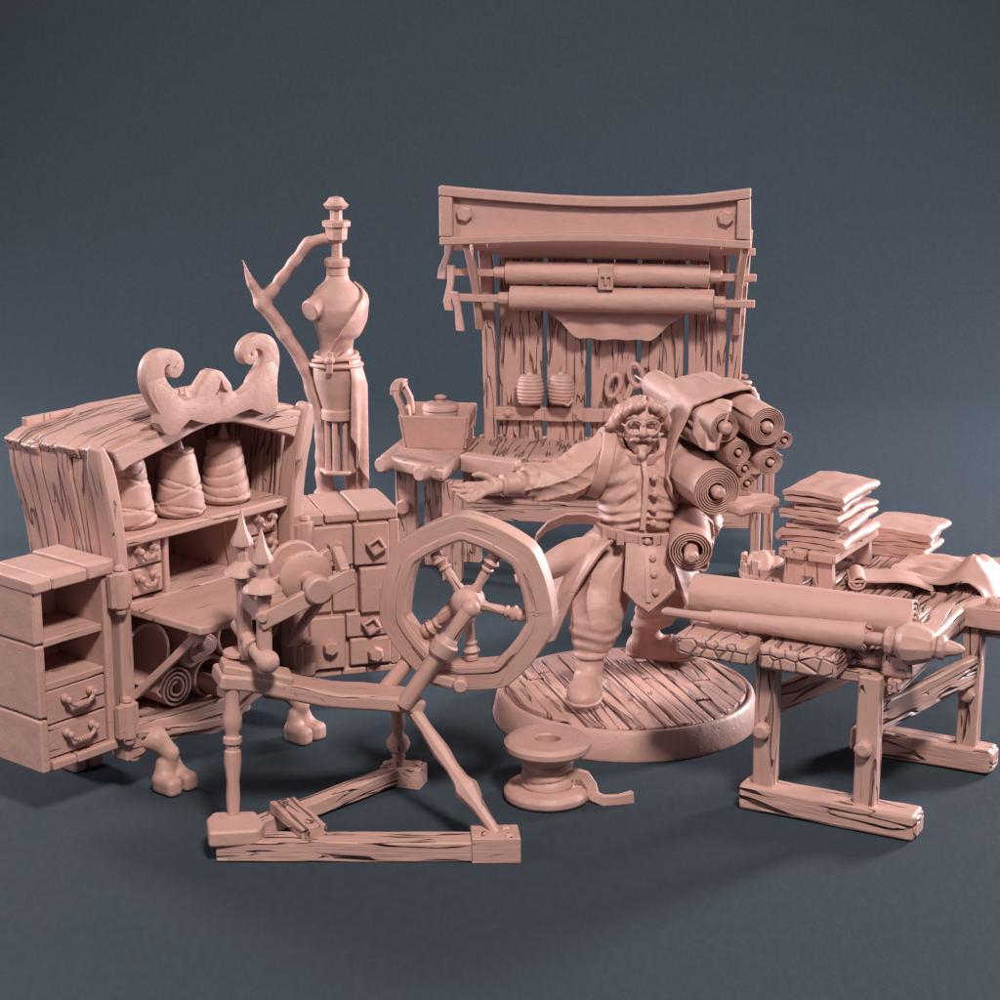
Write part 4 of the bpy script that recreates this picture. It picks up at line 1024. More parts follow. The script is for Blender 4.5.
# ------------------------------------------------------------------ dress form on a branch stand
def dress_form():
    O = V(-1.29, 4.4, 0)
    T = thing('dress_form', 'tall tailor dress form with cut arm stump hung from a forked branch stand', 'dress form', O)
    dx = O.x
    def torso(P):
        X = P[:, 0]; Z = P[:, 2]
        tab = np.array([(.98, .112, .10), (1.05, .132, .115), (1.15, .162, .14), (1.25, .185, .16), (1.33, .19, .165), (1.42, .155, .135), (1.48, .132, .115), (1.55, .138, .12), (1.62, .16, .14), (1.72, .195, .165), (1.82, .215, .175), (1.90, .212, .16), (1.97, .17, .13), (2.03, .10, .095), (2.12, .07, .07)])
        rx = np.interp(Z, tab[:, 0], tab[:, 1]); ry = np.interp(Z, tab[:, 0], tab[:, 2])
        cx = np.interp(Z, [.98, 1.3, 1.5, 1.8, 2.1], [-.02, -.02, -.02, .0, .0]); cy = np.interp(Z, [.98, 1.3, 1.5, 1.8, 2.1], [0, 0, .02, -.02, .02])
        d = (np.sqrt(((X - cx) / rx) ** 2 + ((P[:, 1] - cy) / ry) ** 2) - 1) * np.minimum(rx, ry) * .8
        d = smax(d, np.abs(Z - 1.55) - .57, .015)
        d = smin(d, ell(P, (.02, -.085, 1.75), (.14, .085, .11)), .06)
        return d
    o = sdf_mesh('torso', torso, (-.36, -.33, .9), (.3, .26, 2.2), .009, 'clay', T)
    m = MB(); m.lathe([(.10, 0), (.092, .10), (.088, .17), (.078, .178)], (-.10, -.05, 1.865), (-.62, -.70, -.30), 22); m.build('arm_stump', 'clay', T, .006)
    m = MB(); m.lathe([(.13, 0), (.13, .075), (.122, .085)], (-.02, 0, .915), seg=24); m.build('hem_ring', 'clay', T, .006)
    m = MB(); m.lathe([(.085, 0), (.085, .055), (.075, .06), (.095, .065), (.10, .075), (.10, .125), (.085, .135)], (.0, .01, 2.075), seg=24); m.build('neck_ring', 'clay', T, .008)
    m = MB(); m.lathe([(.043, 0), (.043, .14), (.05, .14), (.085, .17), (.09, .24), (.092, .265), (.115, .27), (.117, .31), (.10, .315), (.05, .318), (.05, .395), (.085, .41), (.105, .44), (.075, .465), (.055, .495), (.01, .505)], (.0, .01, 2.19), seg=8, rot=.2); m.build('finial', 'clay', T, .006)
    for x, y in ((-.10, -.04), (-.035, -.08), (.04, -.05), (.085, .0), (-.03, .07)):
        m = MB(); m.lathe([(.03, 0), (.025, .1), (.022, .43)], (x, y, .49), seg=8); m.lathe([(.012, 0), (.04, .01), (.04, .03), (.012, .05)], (x, y, .46), seg=10); m.build('pin_leg', 'clay', T, .004)
    m = MB(); pts = [(math.cos(2 * PI * k / 30) * (.125 + .018 * math.sin(5 * 2 * PI * k / 30)) - .02, math.sin(2 * PI * k / 30) * .11, .485) for k in range(30)]; m.tube(pts, .02, 8, closed=True); m.build('leg_ring', 'clay', T, 0)
    # branch stand and base
    def branch(P):
        main = chain(P, [(-.13, .12, .05), (-.145, .10, .45), (-.15, .08, .85), (-.27, .05, 1.32), (-.43, .03, 1.60), (-.60, .02, 1.85)], [.085, .07, .065, .055, .055, .06], .03)
        d = smin(main, chain(P, [(-.60, .02, 1.85), (-.68, .01, 2.0), (-.745, .0, 2.19)], [.058, .036, .008], .02), .03)
        d = smin(d, chain(P, [(-.60, .02, 1.85), (-.46, .02, 2.03), (-.22, .01, 2.335), (-.09, .01, 2.36), (.0, .01, 2.36)], [.055, .042, .045, .04, .035], .02), .03)
        return d + .004 * np.sin(P[:, 2] * 37 + P[:, 0] * 20)
    sdf_mesh('branch_stand', branch, (-.9, -.15, 0), (.12, .32, 2.5), .010, 'clay', T)
    m = MB(); m.lathe([(.32, 0), (.33, .03), (.31, .10), (.26, .14), (.14, .15)], (-.03, .05, 0), seg=28, j=.01); m.lathe([(.13, .14), (.11, .22), (.10, .30)], (-.13, .1, 0), seg=16, j=.012)
    m.build('stand_base', 'clay', T, .012)
    # draped cloth: sash over the shoulder, wrapped at the waist and falling behind
    D = thing('long_sash', 'long cloth knotted at the waist and slung over one shoulder of the dress form', 'cloth', V(-1.29, 4.4, 1.0))
    O2 = V(0, 0, 1.0)
    def surf(a, z, e=.016):
        tab = [(.98, .112, .10), (1.05, .132, .115), (1.15, .162, .14), (1.25, .185, .16), (1.33, .19, .165), (1.42, .155, .135), (1.48, .132, .115), (1.55, .138, .14), (1.62, .16, .175), (1.72, .195, .205), (1.82, .215, .19), (1.90, .212, .16), (1.97, .17, .13), (2.03, .10, .095)]
        rx = interp([(t[0], t[1]) for t in tab], z) + e; ry = interp([(t[0], t[2]) for t in tab], z) + e
        return V(math.cos(a) * rx - (.02 if z < 1.6 else 0), math.sin(a) * ry, z)
    m = MB(O2); grid = []
    for i in range(27):     # shoulder band, front: knot (a=-110,z 1.43) to shoulder top (a=-20, z 2.02), then down the back side
        t = i / 26; a = R(-115 + 95 * t + 30 * max(0, t - .75) * 4); z = 1.42 + .60 * t
        row = []
        for j in range(9):
            v = j / 8; wid = .05 + .16 * t
            aa = a + R(95) * v * t * .9; zz = z - wid * v * (1 - .2 * t)
            p = surf(aa, max(zz, 1.0), .020 + .010 * abs(math.sin(v * 7 + t * 3))); row.append(p)
        grid.append(row)
    m.sheet(grid, .014); m.build('shoulder_band', 'cloth', D, .003)
    m = MB(O2); 
    for k, (z0, e) in enumerate(((1.40, .02), (1.36, .024), (1.44, .02))):
        pts = [surf(R(-200 + 11 * i + k * 3), z0 + .02 * math.sin(R(11 * i) * 1 + k) + .018 * math.cos(R(-200 + 11 * i)), e) for i in range(33)]; m.tube(pts, .018, 8, closed=True)
    m.build('waist_wrap', 'cloth', D, 0)
    m = MB(O2); m.sweep([(-.055, -.20, 1.49), (-.05, -.215, 1.42), (-.06, -.205, 1.32)], .05, .03, side=(1, 0, 0), ws=[1, .8, 1]); m.ball((-.055, -.21, 1.425), (.04, .03, .035)); m.build('knot', 'cloth', D, .008)
    m = MB(O2); grid = []
    for i in range(29):     # skirt falling at the side
        t = i / 28; a = R(-62 + 150 * t); row = []
        for j in range(15):
            v = j / 14; z = 1.42 - v * (.62 + .56 * min(1, t * 2.2)); rr = .15 + .065 * min(1, v * 5) + .030 * math.sin(t * 24) * v - .02 * v
            row.append((math.cos(a) * rr * (1 - .02 * v) + .01, math.sin(a) * (rr - .02), z))
        grid.append(row)
    m.sheet(grid, .014); m.build('falling_skirt', 'cloth', D, .003)
dress_form()
# ------------------------------------------------------------------ round display base
BO = V(.756, 0, 0)
def display_base():
    T = thing('display_base', 'round display base topped with cracked floor planks under the tailor', 'base', BO)
    m = MB(); m.lathe([(.795, 0), (.80, .02), (.772, .155), (.755, .176), (.738, .176), (.726, .15), (.70, .145)], (0, 0, 0), seg=96); m.build('plinth', 'clay', T, .006)
    ang = math.degrees(math.atan2(-.96, .28)) + 90; rnd = random.Random(5); x = -.71; i = 0; RR = .722
    while x < .66:
        wd = rnd.uniform(.075, .135); x1 = min(x + wd, .715)
        ymax = lambda q: math.sqrt(max(0, RR * RR - q * q)); L = max(ymax(x), ymax(x1)); n = 5
        cuts = [-9] + ([rnd.uniform(-.6, .6) * L] if rnd.random() < .7 else []) + [9]
        for a, b in zip(cuts, cuts[1:]):
            xs = [x + .005 + (x1 - x - .010) * k / n for k in range(n + 1)]; tilt = rnd.uniform(-.12, .12); h = rnd.uniform(.178, .192)
            lo = [(q, max(-ymax(q) + .0, a + .006 + tilt * (q - x))) for q in xs]; hi = [(q, min(ymax(q), b - .006 + tilt * (q - x))) for q in xs]
            if min(v[1] - u[1] for u, v in zip(lo, hi)) < .03: continue
            side = lambda q, u, v: [(q + .006 * nz((t * 9, i, q * 5)), u + (v - u) * t / 8) for t in range(1, 8)]
            m = MB(); m.prism(lo + side(xs[-1], lo[-1][1], hi[-1][1]) + hi[::-1] + side(xs[0], lo[0][1], hi[0][1])[::-1], .12, h, 'xy', 1)
            o = m.build('floor_plank', 'bark', T, .010); o.rotation_euler = (rnd.uniform(-.006, .006), rnd.uniform(-.02, .02), R(ang))
        x = x1; i += 1
    return T
display_base()

def patch(ctrl, ni, nj):
    A = np.array(ctrl, float)
    def cr(A, n):
        m = A.shape[0]; out = []
        for k in range(n):
            t = k / (n - 1) * (m - 1); i = min(int(t), m - 2); f = t - i
            p1, p2 = A[i], A[i + 1]; p0 = A[i - 1] if i else 2 * p1 - p2; p3 = A[i + 2] if i + 2 < m else 2 * p2 - p1
            out.append(.5 * (2 * p1 + (p2 - p0) * f + (2 * p0 - 5 * p1 + 4 * p2 - p3) * f * f + (3 * p1 - p0 - 3 * p2 + p3) * f ** 3))
        return np.array(out)
    B = cr(A, ni); return cr(B.swapaxes(0, 1), nj).swapaxes(0, 1)

# ------------------------------------------------------------------ the tailor
def person():
    O = V(.80, .03, .205)
    T = thing('person', 'bearded man in round glasses and buttoned vest, one arm held out, shouldering cloth rolls', 'person', O)
    oo = tuple(O)
    HX, HY = .826, .02
    def H(x, y, z): return (HX + x, HY + y, z)
    def head(P):
        Q = P.copy()
        d = ell(Q, H(0, .035, 1.79), (.112, .135, .140))
        d = smin(d, ell(Q, H(0, -.02, 1.70), (.080, .10, .088)), .05)
        d = smin(d, ell(Q, H(0, -.075, 1.645), (.045, .04, .038)), .03)
        d = smin(d, cap(Q, H(0, .04, 1.66), H(-.01, .06, 1.50), .08, .09), .03)
        for s in (-1, 1):
            d = smin(d, ell(Q, H(.056 * s, -.078, 1.752), (.032, .030, .030)), .03)
            d = smax(d, -ell(Q, H(.047 * s, -.125, 1.803), (.034, .03, .024)), .02)
            d = smin(d, ell(Q, H(.047 * s, -.094, 1.803), (.027, .022, .022)), .004)
            d = smin(d, chain(Q, [H(.018 * s, -.118, 1.838), H(.05 * s, -.118, 1.852), H(.088 * s, -.085, 1.836)], [.011, .014, .008], .01), .008)
            d = smin(d, chain(Q, [H(.022 * s, -.103, 1.822), H(.048 * s, -.112, 1.828), H(.075 * s, -.092, 1.816)], [.006, .007, .006], .01), .005)
            d = smin(d, ell(Q, H(.12 * s, .035, 1.775), (.022, .036, .05), rz=.35 * s), .012)
            d = smin(d, ell(Q, H(.022 * s, -.128, 1.752), (.017, .02, .014)), .012)
        d = smin(d, cap(Q, H(0, -.105, 1.825), H(0, -.150, 1.762), .016, .024), .016)
        d = smax(d, -ell(Q, H(0, -.125, 1.693), (.040, .045, .016)), .010)
        d = smin(d, chain(Q, [H(-.036, -.088, 1.682), H(0, -.113, 1.672), H(.036, -.088, 1.682)], [.010, .014, .010], .01), .008)
        d = smin(d, chain(Q, [H(-.03, -.08, 1.694), H(0, -.088, 1.690), H(.03, -.08, 1.694)], [.012, .012, .012], .01), .004)
        return d
    def hand(P, mirror=None):
        d = smin(ell(P, (-.055, -.19, 1.458), (.072, .058, .034), rz=.25, rx=.35), ell(P, (-.105, -.215, 1.452), (.045, .062, .026), rz=.25, rx=.35), .02)
        d = smax(d, -ell(P, (-.08, -.225, 1.50), (.05, .04, .032)), .02)
        d = smin(d, ell(P, (-.035, -.175, 1.485), (.038, .028, .028)), .02)
        for pts, r in (([(-.125, -.175, 1.468), (-.185, -.195, 1.475), (-.228, -.208, 1.468), (-.262, -.215, 1.474)], (.020, .018, .016, .012)),
                       ([(-.130, -.208, 1.455), (-.192, -.235, 1.448), (-.235, -.248, 1.446), (-.268, -.252, 1.458)], (.020, .018, .016, .012)),
                       ([(-.125, -.240, 1.438), (-.182, -.272, 1.424), (-.218, -.284, 1.424), (-.243, -.284, 1.440)], (.019, .017, .015, .012)),
                       ([(-.110, -.262, 1.424), (-.152, -.295, 1.406), (-.182, -.304, 1.404), (-.202, -.302, 1.416)], (.017, .015, .014, .010)),
                       ([(-.030, -.178, 1.488), (-.075, -.178, 1.522), (-.115, -.185, 1.535), (-.152, -.195, 1.532)], (.026, .021, .018, .012))):
            d = smin(d, chain(P, pts, r, .006), .012)
        return d
    def lhand(P):
        d = ell(P, (1.235, .02, 1.10), (.035, .065, .07))
        for k in range(4):
            y = -.035 + .038 * k; d = smin(d, chain(P, [(1.245, y, 1.14), (1.235, y - .005, 1.20), (1.19, y - .01, 1.245), (1.14, y - .012, 1.262)], (.020, .018, .017, .013), .008), .012)
        return smin(d, chain(P, [(1.235, -.03, 1.07), (1.235, -.075, 1.09), (1.22, -.105, 1.12)], (.024, .02, .014), .008), .015)
    def body(P):
        d = head(P)
        d = smin(d, chain(P, [(.845, .08, 1.5), (.82, .07, 1.25), (.80, .07, 1.02)], [.13, .14, .14], .05), .04)
        d = smin(d, chain(P, [(.60, .09, 1.56), (.31, -.05, 1.455), (.03, -.16, 1.465), (-.02, -.175, 1.462)], [.075, .062, .046, .042], .02), .04)
        d = smin(d, hand(P), .02)
        d = smin(d, chain(P, [(1.03, .1, 1.55), (1.20, .14, 1.26), (1.225, .04, 1.13)], [.075, .06, .045], .02), .04)
        d = smin(d, lhand(P), .02)
        d = smin(d, chain(P, [(.70, .06, 1.02), (.57, -.10, .68), (.52, -.20, .34)], [.11, .085, .055], .02), .04)
        d = smin(d, chain(P, [(.90, .10, 1.02), (.98, .18, .68), (.90, .47, .34)], [.11, .085, .055], .02), .04)
        d = smin(d, cap(P, (.52, -.2, .30), (.495, -.40, .262), .045, .03), .02)
        d = smin(d, cap(P, (.90, .47, .30), (1.10, .45, .255), .045, .03), .02)
        return d
    sdf_mesh('body', body, (-.32, -.40, .21), (1.34, .56, 1.97), .0058, 'clay', T, oo)
    # --- shirt sleeves (puffy, with folds)
    def folds(P, k, ax, f, amp):
        a, b, c = ax
        w = P[:, 0] * a + P[:, 1] * b + P[:, 2] * c
        x = w * f + np.sin(P[:, 0] * k + P[:, 2] * k * .7) * 1.3 + np.sin(P[:, 1] * k * 1.3 - P[:, 2] * k) * .8
        return amp * (1 - np.abs(np.sin(x)) ** .6 * 1.3)
    def sleeves(P):
        d = chain(P, [(.62, .09, 1.575), (.50, .05, 1.525), (.38, -.02, 1.465), (.27, -.07, 1.455), (.165, -.105, 1.467)], [.132, .135, .126, .108, .083], .04)
        d = smin(d, chain(P, [(1.02, .1, 1.55), (1.14, .13, 1.38), (1.21, .12, 1.24), (1.23, .05, 1.15)], [.13, .12, .10, .075], .04), .03)
        d = d - folds(P, 7, (.55, .2, -.95), 25, .020) - folds(P, 13, (.3, .3, .9), 36, .006)
        a = np.array((.21, -.09, 1.47), F32); n = np.array((-.92, -.36, -.05), F32)
        r = smax(cap(P, (.23, -.082, 1.473), (.12, -.125, 1.467), .098, .088), np.abs((P - np.array((.175, -.105, 1.47), F32)) @ n) - .038, .015)
        return smin(d, r + .004 * np.sin(P[:, 2] * 80), .006)
    sdf_mesh('shirt_sleeves', sleeves, (.05, -.25, 1.05), (1.38, .30, 1.76), .0075, 'cloth', T, oo)
    def bracer(P):
        n = np.array((-.94, -.33, -.03), F32); c = np.array((.065, -.148, 1.466), F32); t = (P - c) @ n
        d = smax(cap(P, (.2, -.10, 1.47), (-.02, -.178, 1.462), .075, .056), np.abs(t) - .066, .008)
        for k in (-.055, .05): d = smin(d, smax(cap(P, (.2, -.10, 1.47), (-.02, -.178, 1.462), .085, .064), np.abs(t - k) - .011, .006), .004)
        return d
    sdf_mesh('bracer', bracer, (-.06, -.28, 1.36), (.22, .02, 1.58), .006, 'clay', T, oo)
    # --- vest
    def vest(P):
        d = ell(P, (.815, .07, 1.42), (.252, .20, .25))
        d = smin(d, ell(P, (.81, .03, 1.25), (.222, .20, .17)), .08)
        d = smin(d, cap(P, (.63, .09, 1.565), (1.0, .10, 1.555), .125, .12), .08)
        d = smin(d, cap(P, (.72, .085, 1.615), (.96, .09, 1.605), .075), .06)
        d = smax(d, 1.135 - P[:, 2], .02)
        x = P[:, 0] - .845; z = P[:, 2]
        fo = np.exp(-((np.abs(x) - .12) / .10) ** 2) * np.sin((z * 34 + np.abs(x) * 42 + np.sin(x * 14) * 1.2)) * .010
        fo += np.exp(-((z - 1.24) / .07) ** 2) * np.sin(z * 105 + np.abs(x) * 14 + np.sin(P[:, 0] * 13)) * .011
        fo += np.exp(-((z - 1.42) / .10) ** 2) * np.sin((z + .35 * np.abs(x + .02)) * 62 + 1) * .009 * (np.abs(x) > .05)
        ax = np.abs(x); m1 = np.clip((ax - .03) * 20, 0, 1) * np.clip((.21 - ax) * 14, 0, 1)
        fo -= .013 * np.exp(-np.abs(np.sin((z + .75 * ax - .25 * x) * 30 + .8 * np.sin(x * 9) + .6)) / .20) * m1 * np.clip((z - 1.29) * 14, 0, 1) * np.clip((1.58 - z) * 14, 0, 1)
        d = d - fo
        # neck opening and arm holes
        d = smax(d, -cap(P, (.832, .035, 1.60), (.828, .02, 1.80), .098, .105), .012)
        n = np.array((-.95, -.1, .28), F32); t = (P - np.array((.575, .08, 1.56), F32)) @ n
        d = smax(d, t, .012)
        n2 = np.array((.95, -.1, .28), F32); d = smax(d, (P - np.array((1.075, .08, 1.56), F32)) @ n2, .012)
        return d
    vs = sdf_mesh('vest', vest, (.46, -.25, 1.06), (1.2, .34, 1.74), .0065, 'clay', T, oo)
    def trim(P):
        n = np.array((-.95, -.1, .28), F32); n /= np.linalg.norm(n)
        q = P - np.array((.585, .07, 1.545), F32); t = q @ n; r = np.linalg.norm((q - t[:, None] * n) * np.array((1, 1.0, .92), F32), axis=1)
        d = smax(np.abs(r - .176) - .020, np.abs(t) - .042, .012); return d
    sdf_mesh('armhole_trim', trim, (.46, -.15, 1.3), (.72, .3, 1.76), .006, 'clay', vs, (0, 0, 0)).location = -O
    def collar(P):
        q = P - np.array((.832, .035, 1.592), F32); r = np.linalg.norm(q[:, :2] * np.array((1, .95), F32), axis=1)
        z = q[:, 2] - .01 - .10 * np.clip(q[:, 1], -.06, .1)
        d = smax(np.abs(r - .118 - z * .15) - .014, np.abs(z) - .034, .012)
        return smax(d, -smax(np.abs(q[:, 0]) - .012 - np.clip(z, 0, 1) * .5, q[:, 1], .005), .006)
    sdf_mesh('collar', collar, (.68, -.14, 1.5), (1.02, .2, 1.72), .006, 'clay', vs, (0, 0, 0)).location = -O
    m = MB(O); pl = [(.834, -.092, 1.59), (.838, -.128, 1.555), (.846, -.145, 1.50), (.843, -.158, 1.42), (.838, -.172, 1.34), (.832, -.182, 1.27), (.828, -.188, 1.20)]
    m.sweep(pl, .034, .022, up=(0, -1, 0)); m.build('placket', 'clay', vs, .006)
    for x, y, z in ((.895, -.143, 1.505), (.898, -.157, 1.41), (.893, -.173, 1.325), (.888, -.188, 1.245)):
        m = MB(O); m.lathe([(.021, 0), (.022, .012), (.015, .02), (.005, .023)], (x, y - .003, z), (.05, -1, .08), 14); m.board((x, y, z), (x - .04, y + .004, z + .003), .018, .012, seg=2); m.build('button', 'clay', vs, .002)
    # --- belt
    def belt(P):
        q = P - np.array((.81, .04, 1.15), F32); z = q[:, 2] + q[:, 0] * .10
        k = np.sqrt((q[:, 0] / .235) ** 2 + (q[:, 1] / .222) ** 2); d = smax(np.abs(k - 1) * .22 - .018, np.abs(z) - .034, .008)
        return d
    bl = sdf_mesh('belt', belt, (.54, -.24, 1.05), (1.1, .32, 1.25), .006, 'clay', T, oo)
    m = MB(O); bx, by, bz = .855, -.205, 1.14
    for a in (-.035, .035): m.board((bx - .045, by, bz + a), (bx + .045, by, bz + a), .02, .02, seg=2); m.board((bx + a * 1.2, by, bz - .035), (bx + a * 1.2, by, bz + .035), .02, .02, up=(0, 1, 0), seg=2)
    m.lathe([(.022, 0), (.016, .02), (.004, .026)], (bx, by - .005, bz), (0, -1, 0), 10); m.build('buckle', 'clay', bl, .004)
    for x, y in ((.70, -.172), (.96, -.165), (.62, -.105)):
        m = MB(O); m.board((x, y - .012, bz - .045 + (.855 - x) * .1), (x, y - .012, bz + .045 + (.855 - x) * .1), .045, .016, up=(0, -1, 0), seg=3); m.build('belt_loop', 'clay', bl, .004)
    # --- trousers
    def trousers(P):
        d = chain(P, [(.70, .06, 1.05), (.63, -.03, .86), (.575, -.10, .70), (.56, -.13, .60), (.545, -.155, .52)], [.155, .155, .152, .142, .115], .05)
        d2 = chain(P, [(.90, .10, 1.05), (.955, .13, .86), (.985, .17, .72), (.96, .26, .60), (.92, .38, .46)], [.155, .155, .145, .125, .085], .05)
        d = smin(d, d2, .035); d = smin(d, ell(P, (.80, .07, 1.06), (.215, .195, .12)), .04)
        z = P[:, 2]; a = P[:, 0] * 16 + P[:, 1] * 9
        fo = .028 * (.55 - np.abs(np.sin(P[:, 0] * 23 + np.sin(z * 9) * 1.1 - P[:, 1] * 14)) ** .7) * np.clip((z - .55) * 4, 0, 1)
        fo += .007 * np.sin(z * 80 + np.sin(a) * 1.6) * np.exp(-((z - .56) / .055) ** 2)
        d = smax(d - fo, .455 - z, .02)
        return smax(d, z - 1.16, .02)
    sdf_mesh('trousers', trousers, (.36, -.34, .42), (1.2, .48, 1.2), .0075, 'cloth', T, oo)
    # --- boots
    def boot(P, an, toe, top, sd):
        an = np.array(an); toe = np.array(toe); top = np.array(top); f = toe - an; f[2] = 0; f /= np.linalg.norm(f)
        zb = .218
        d = chain(P, [tuple(top), tuple((top + an) / 2 + (0, 0, .0)), (an[0], an[1], zb + .10)], [.092, .076, .078], .03)
        d = d - .003 * np.sin(P[:, 2] * 70 + np.sin(P[:, 0] * 25 + sd) * 1.5) * np.exp(-((P[:, 2] - .37) / .06) ** 2)
        heel = an - f * .04; ball = toe - f * .07
        s = smin(cap(P, (heel[0], heel[1], zb + .055), (ball[0], ball[1], zb + .055), .075, .088), ell(P, (ball[0], ball[1], zb + .055), (.098, .098, .068)), .03)
        s = smin(s, ell(P, (toe[0], toe[1], zb + .045), (.086, .086, .062)), .04)
        d = smin(d, s, .05)
        n3 = np.array((f[0], f[1], 0), F32); t = (P - np.array((ball[0], ball[1], 0), F32)) @ n3
        d = smax(d, zb - P[:, 2], .01)
        sole = smax(s - .012, np.abs(P[:, 2] - zb - .012) - .014, .006)
        d = smin(d, sole, .004)
        rim = smax(cap(P, tuple(top), tuple(an), .106, .09), np.abs((P[:, 2] - top[2] + .02)) - .014, .008)
        seam = smax(s - .006, np.abs(t + .02) - .006, .004)
        return np.minimum(smin(d, rim, .006), seam)
    sdf_mesh('boot', lambda P: boot(P, (.520, -.215, .30), (.480, -.435, .25), (.535, -.175, .47), 0), (.34, -.58, .2), (.66, -.04, .52), .006, 'clay', T, oo)
    sdf_mesh('boot', lambda P: boot(P, (.90, .465, .30), (1.15, .42, .25), (.915, .41, .46), 2), (.76, .28, .2), (1.30, .60, .52), .006, 'clay', T, oo)
    # --- coat skirts
    def coat(name, ctrl, t=.022, ni=22, nj=22, wav=.012, fr=9, par=T):
        g = patch(ctrl, ni, nj)
        for i in range(ni):
            for j in range(nj):
                v = j / (nj - 1); g[i, j, 1] += wav * v * math.sin(i / (ni - 1) * fr + v * 2); g[i, j, 0] += wav * .5 * v * math.cos(i / (ni - 1) * fr)
        m = MB(O); m.sheet(g, t); return m.build(name, 'cloth', par, .004)
    ft = coat('front_panel', [[(.735, -.175, 1.125), (.725, -.235, .97), (.715, -.262, .855)], [(.80, -.20, 1.12), (.79, -.262, .95), (.785, -.285, .79)], [(.852, -.205, 1.115), (.85, -.275, .93), (.862, -.295, .735)],
                         [(.905, -.20, 1.11), (.925, -.262, .95), (.935, -.275, .785)], [(.965, -.165, 1.105), (1.005, -.225, .97), (1.02, -.245, .86)]], wav=.004)
    m = MB(O); m.sweep([(.75, -.215, 1.06), (.737, -.258, .95), (.732, -.282, .862), (.79, -.305, .80), (.862, -.318, .752), (.925, -.30, .80), (1.003, -.265, .868), (.99, -.243, .98), (.955, -.205, 1.07)], .010, .012, side=(0, -1, 0)); m.build('stitched_hem', 'clay', ft, .002)
    m = MB(O); m.sweep([(.853, -.222, 1.08), (.853, -.268, .99), (.855, -.29, .92), (.860, -.306, .80)], .03, .016, up=(0, -1, 0)); m.build('placket', 'clay', ft, .003)
    for x, y, z in ((.885, -.243, 1.05), (.892, -.272, .96), (.902, -.288, .86)):
        m = MB(O); m.lathe([(.021, 0), (.022, .012), (.015, .022), (.005, .025)], (x, y, z), (.05, -1, -.1), 14); m.build('button', 'clay', ft, .002)
    coat('coat_skirt', [[(.625, -.14, 1.13), (.52, -.19, 1.0), (.41, -.17, .80), (.305, -.10, .50)], [(.595, -.06, 1.14), (.46, -.05, 1.0), (.34, -.02, .80), (.245, .03, .56)], [(.585, .10, 1.15), (.42, .16, .98), (.34, .22, .76), (.30, .25, .58)], [(.68, .23, 1.15), (.56, .32, .96), (.50, .38, .72), (.48, .40, .52)]], wav=.022, fr=16)
    m = MB(O); m.sweep([(.640, -.165, 1.13), (.575, -.195, 1.07), (.52, -.21, .99), (.465, -.205, .90), (.415, -.19, .80), (.305, -.115, .50)], .05, .022, side=(-.75, .5, -.35)); m.build('skirt_trim', 'clay', T, .005)
    coat('coat_skirt', [[(.965, -.16, 1.105), (1.04, -.22, .88), (1.12, -.22, .64), (1.16, -.2, .44)], [(1.02, -.08, 1.12), (1.13, -.10, .90), (1.24, -.06, .68), (1.27, -.05, .46)], [(1.04, .06, 1.13), (1.16, .08, .90), (1.27, .12, .70), (1.30, .14, .50)], [(.98, .20, 1.14), (1.07, .28, .92), (1.12, .34, .70), (1.13, .36, .52)]], wav=.022, fr=13)
    # flying sash ends at the hip
    m = MB(O); pts = [(.60, -.02, 1.21), (.50, -.03, 1.235), (.38, -.01, 1.225), (.28, .03, 1.17), (.215, .06, 1.09), (.20, .07, 1.02)]
    m.sweep(pts, .085, .02, side=(.1, -.55, .8), ws=[.7, 1, 1.05, 1, .8, .35]); m.build('sash_end', 'cloth', T, .006)
    coat('sash_end', [[(.585, -.04, 1.12), (.40, -.04, 1.10), (.22, .0, .97), (.085, .02, .865)], [(.55, -.11, 1.06), (.40, -.10, 1.00), (.25, -.06, .90), (.10, .0, .84)], [(.52, -.10, .97), (.42, -.08, .92), (.28, -.04, .86), (.11, .01, .82)]], wav=.008, fr=5)
    # --- hair, beard, glasses
    def hair(P):
        x = P[:, 0] - HX; y = P[:, 1] - HY; z = P[:, 2]
        d = smax(ell(P, H(0, .06, 1.815), (.134, .150, .130)), -(ell(P, H(0, -.125, 1.745), (.108, .16, .125))), .02)
        d = smax(d, 1.715 - z - .3 * np.clip(.05 - y, 0, 1) * 0, .02)
        L = chain(P, [H(.03, -.085, 1.925), H(-.045, -.115, 1.915), H(-.105, -.075, 1.872), H(-.135, -.03, 1.825)], [.018, .024, .026, .022], .02)
        Rr = chain(P, [H(.03, -.085, 1.925), H(.075, -.10, 1.905), H(.115, -.065, 1.862), H(.135, -.03, 1.815)], [.018, .022, .022, .018], .02)
        d = smin(d, smin(L, Rr, .01), .03)
        d = smin(d, chain(P, [H(-.11, .02, 1.86), H(-.150, -.01, 1.812), H(-.185, -.03, 1.785), H(-.222, -.035, 1.785)], [.05, .036, .02, .004], .02), .025)
        d = smin(d, chain(P, [H(-.12, .04, 1.80), H(-.16, .01, 1.772), H(-.195, .0, 1.765)], [.04, .024, .004], .02), .02)
        d = smin(d, chain(P, [H(.11, .02, 1.86), H(.145, -.01, 1.80), H(.155, -.02, 1.755)], [.045, .03, .006], .02), .025)
        d = smax(d, -(np.sqrt((x - .03) ** 2 + np.clip(z - 1.90, -1, 0) ** 2) - .006 - 0 * y) - 10 * (z < 1.9) - 10 * (y > .1), .01)
        w = np.sin(np.abs(x - .03) * 210 + y * 60 + np.sin(z * 30) * 1.5) * .0022
        return d - w
    sdf_mesh('hair', hair, (.56, -.16, 1.68), (1.06, .28, 1.98), .0055, 'clay', T, oo, smooth=1)
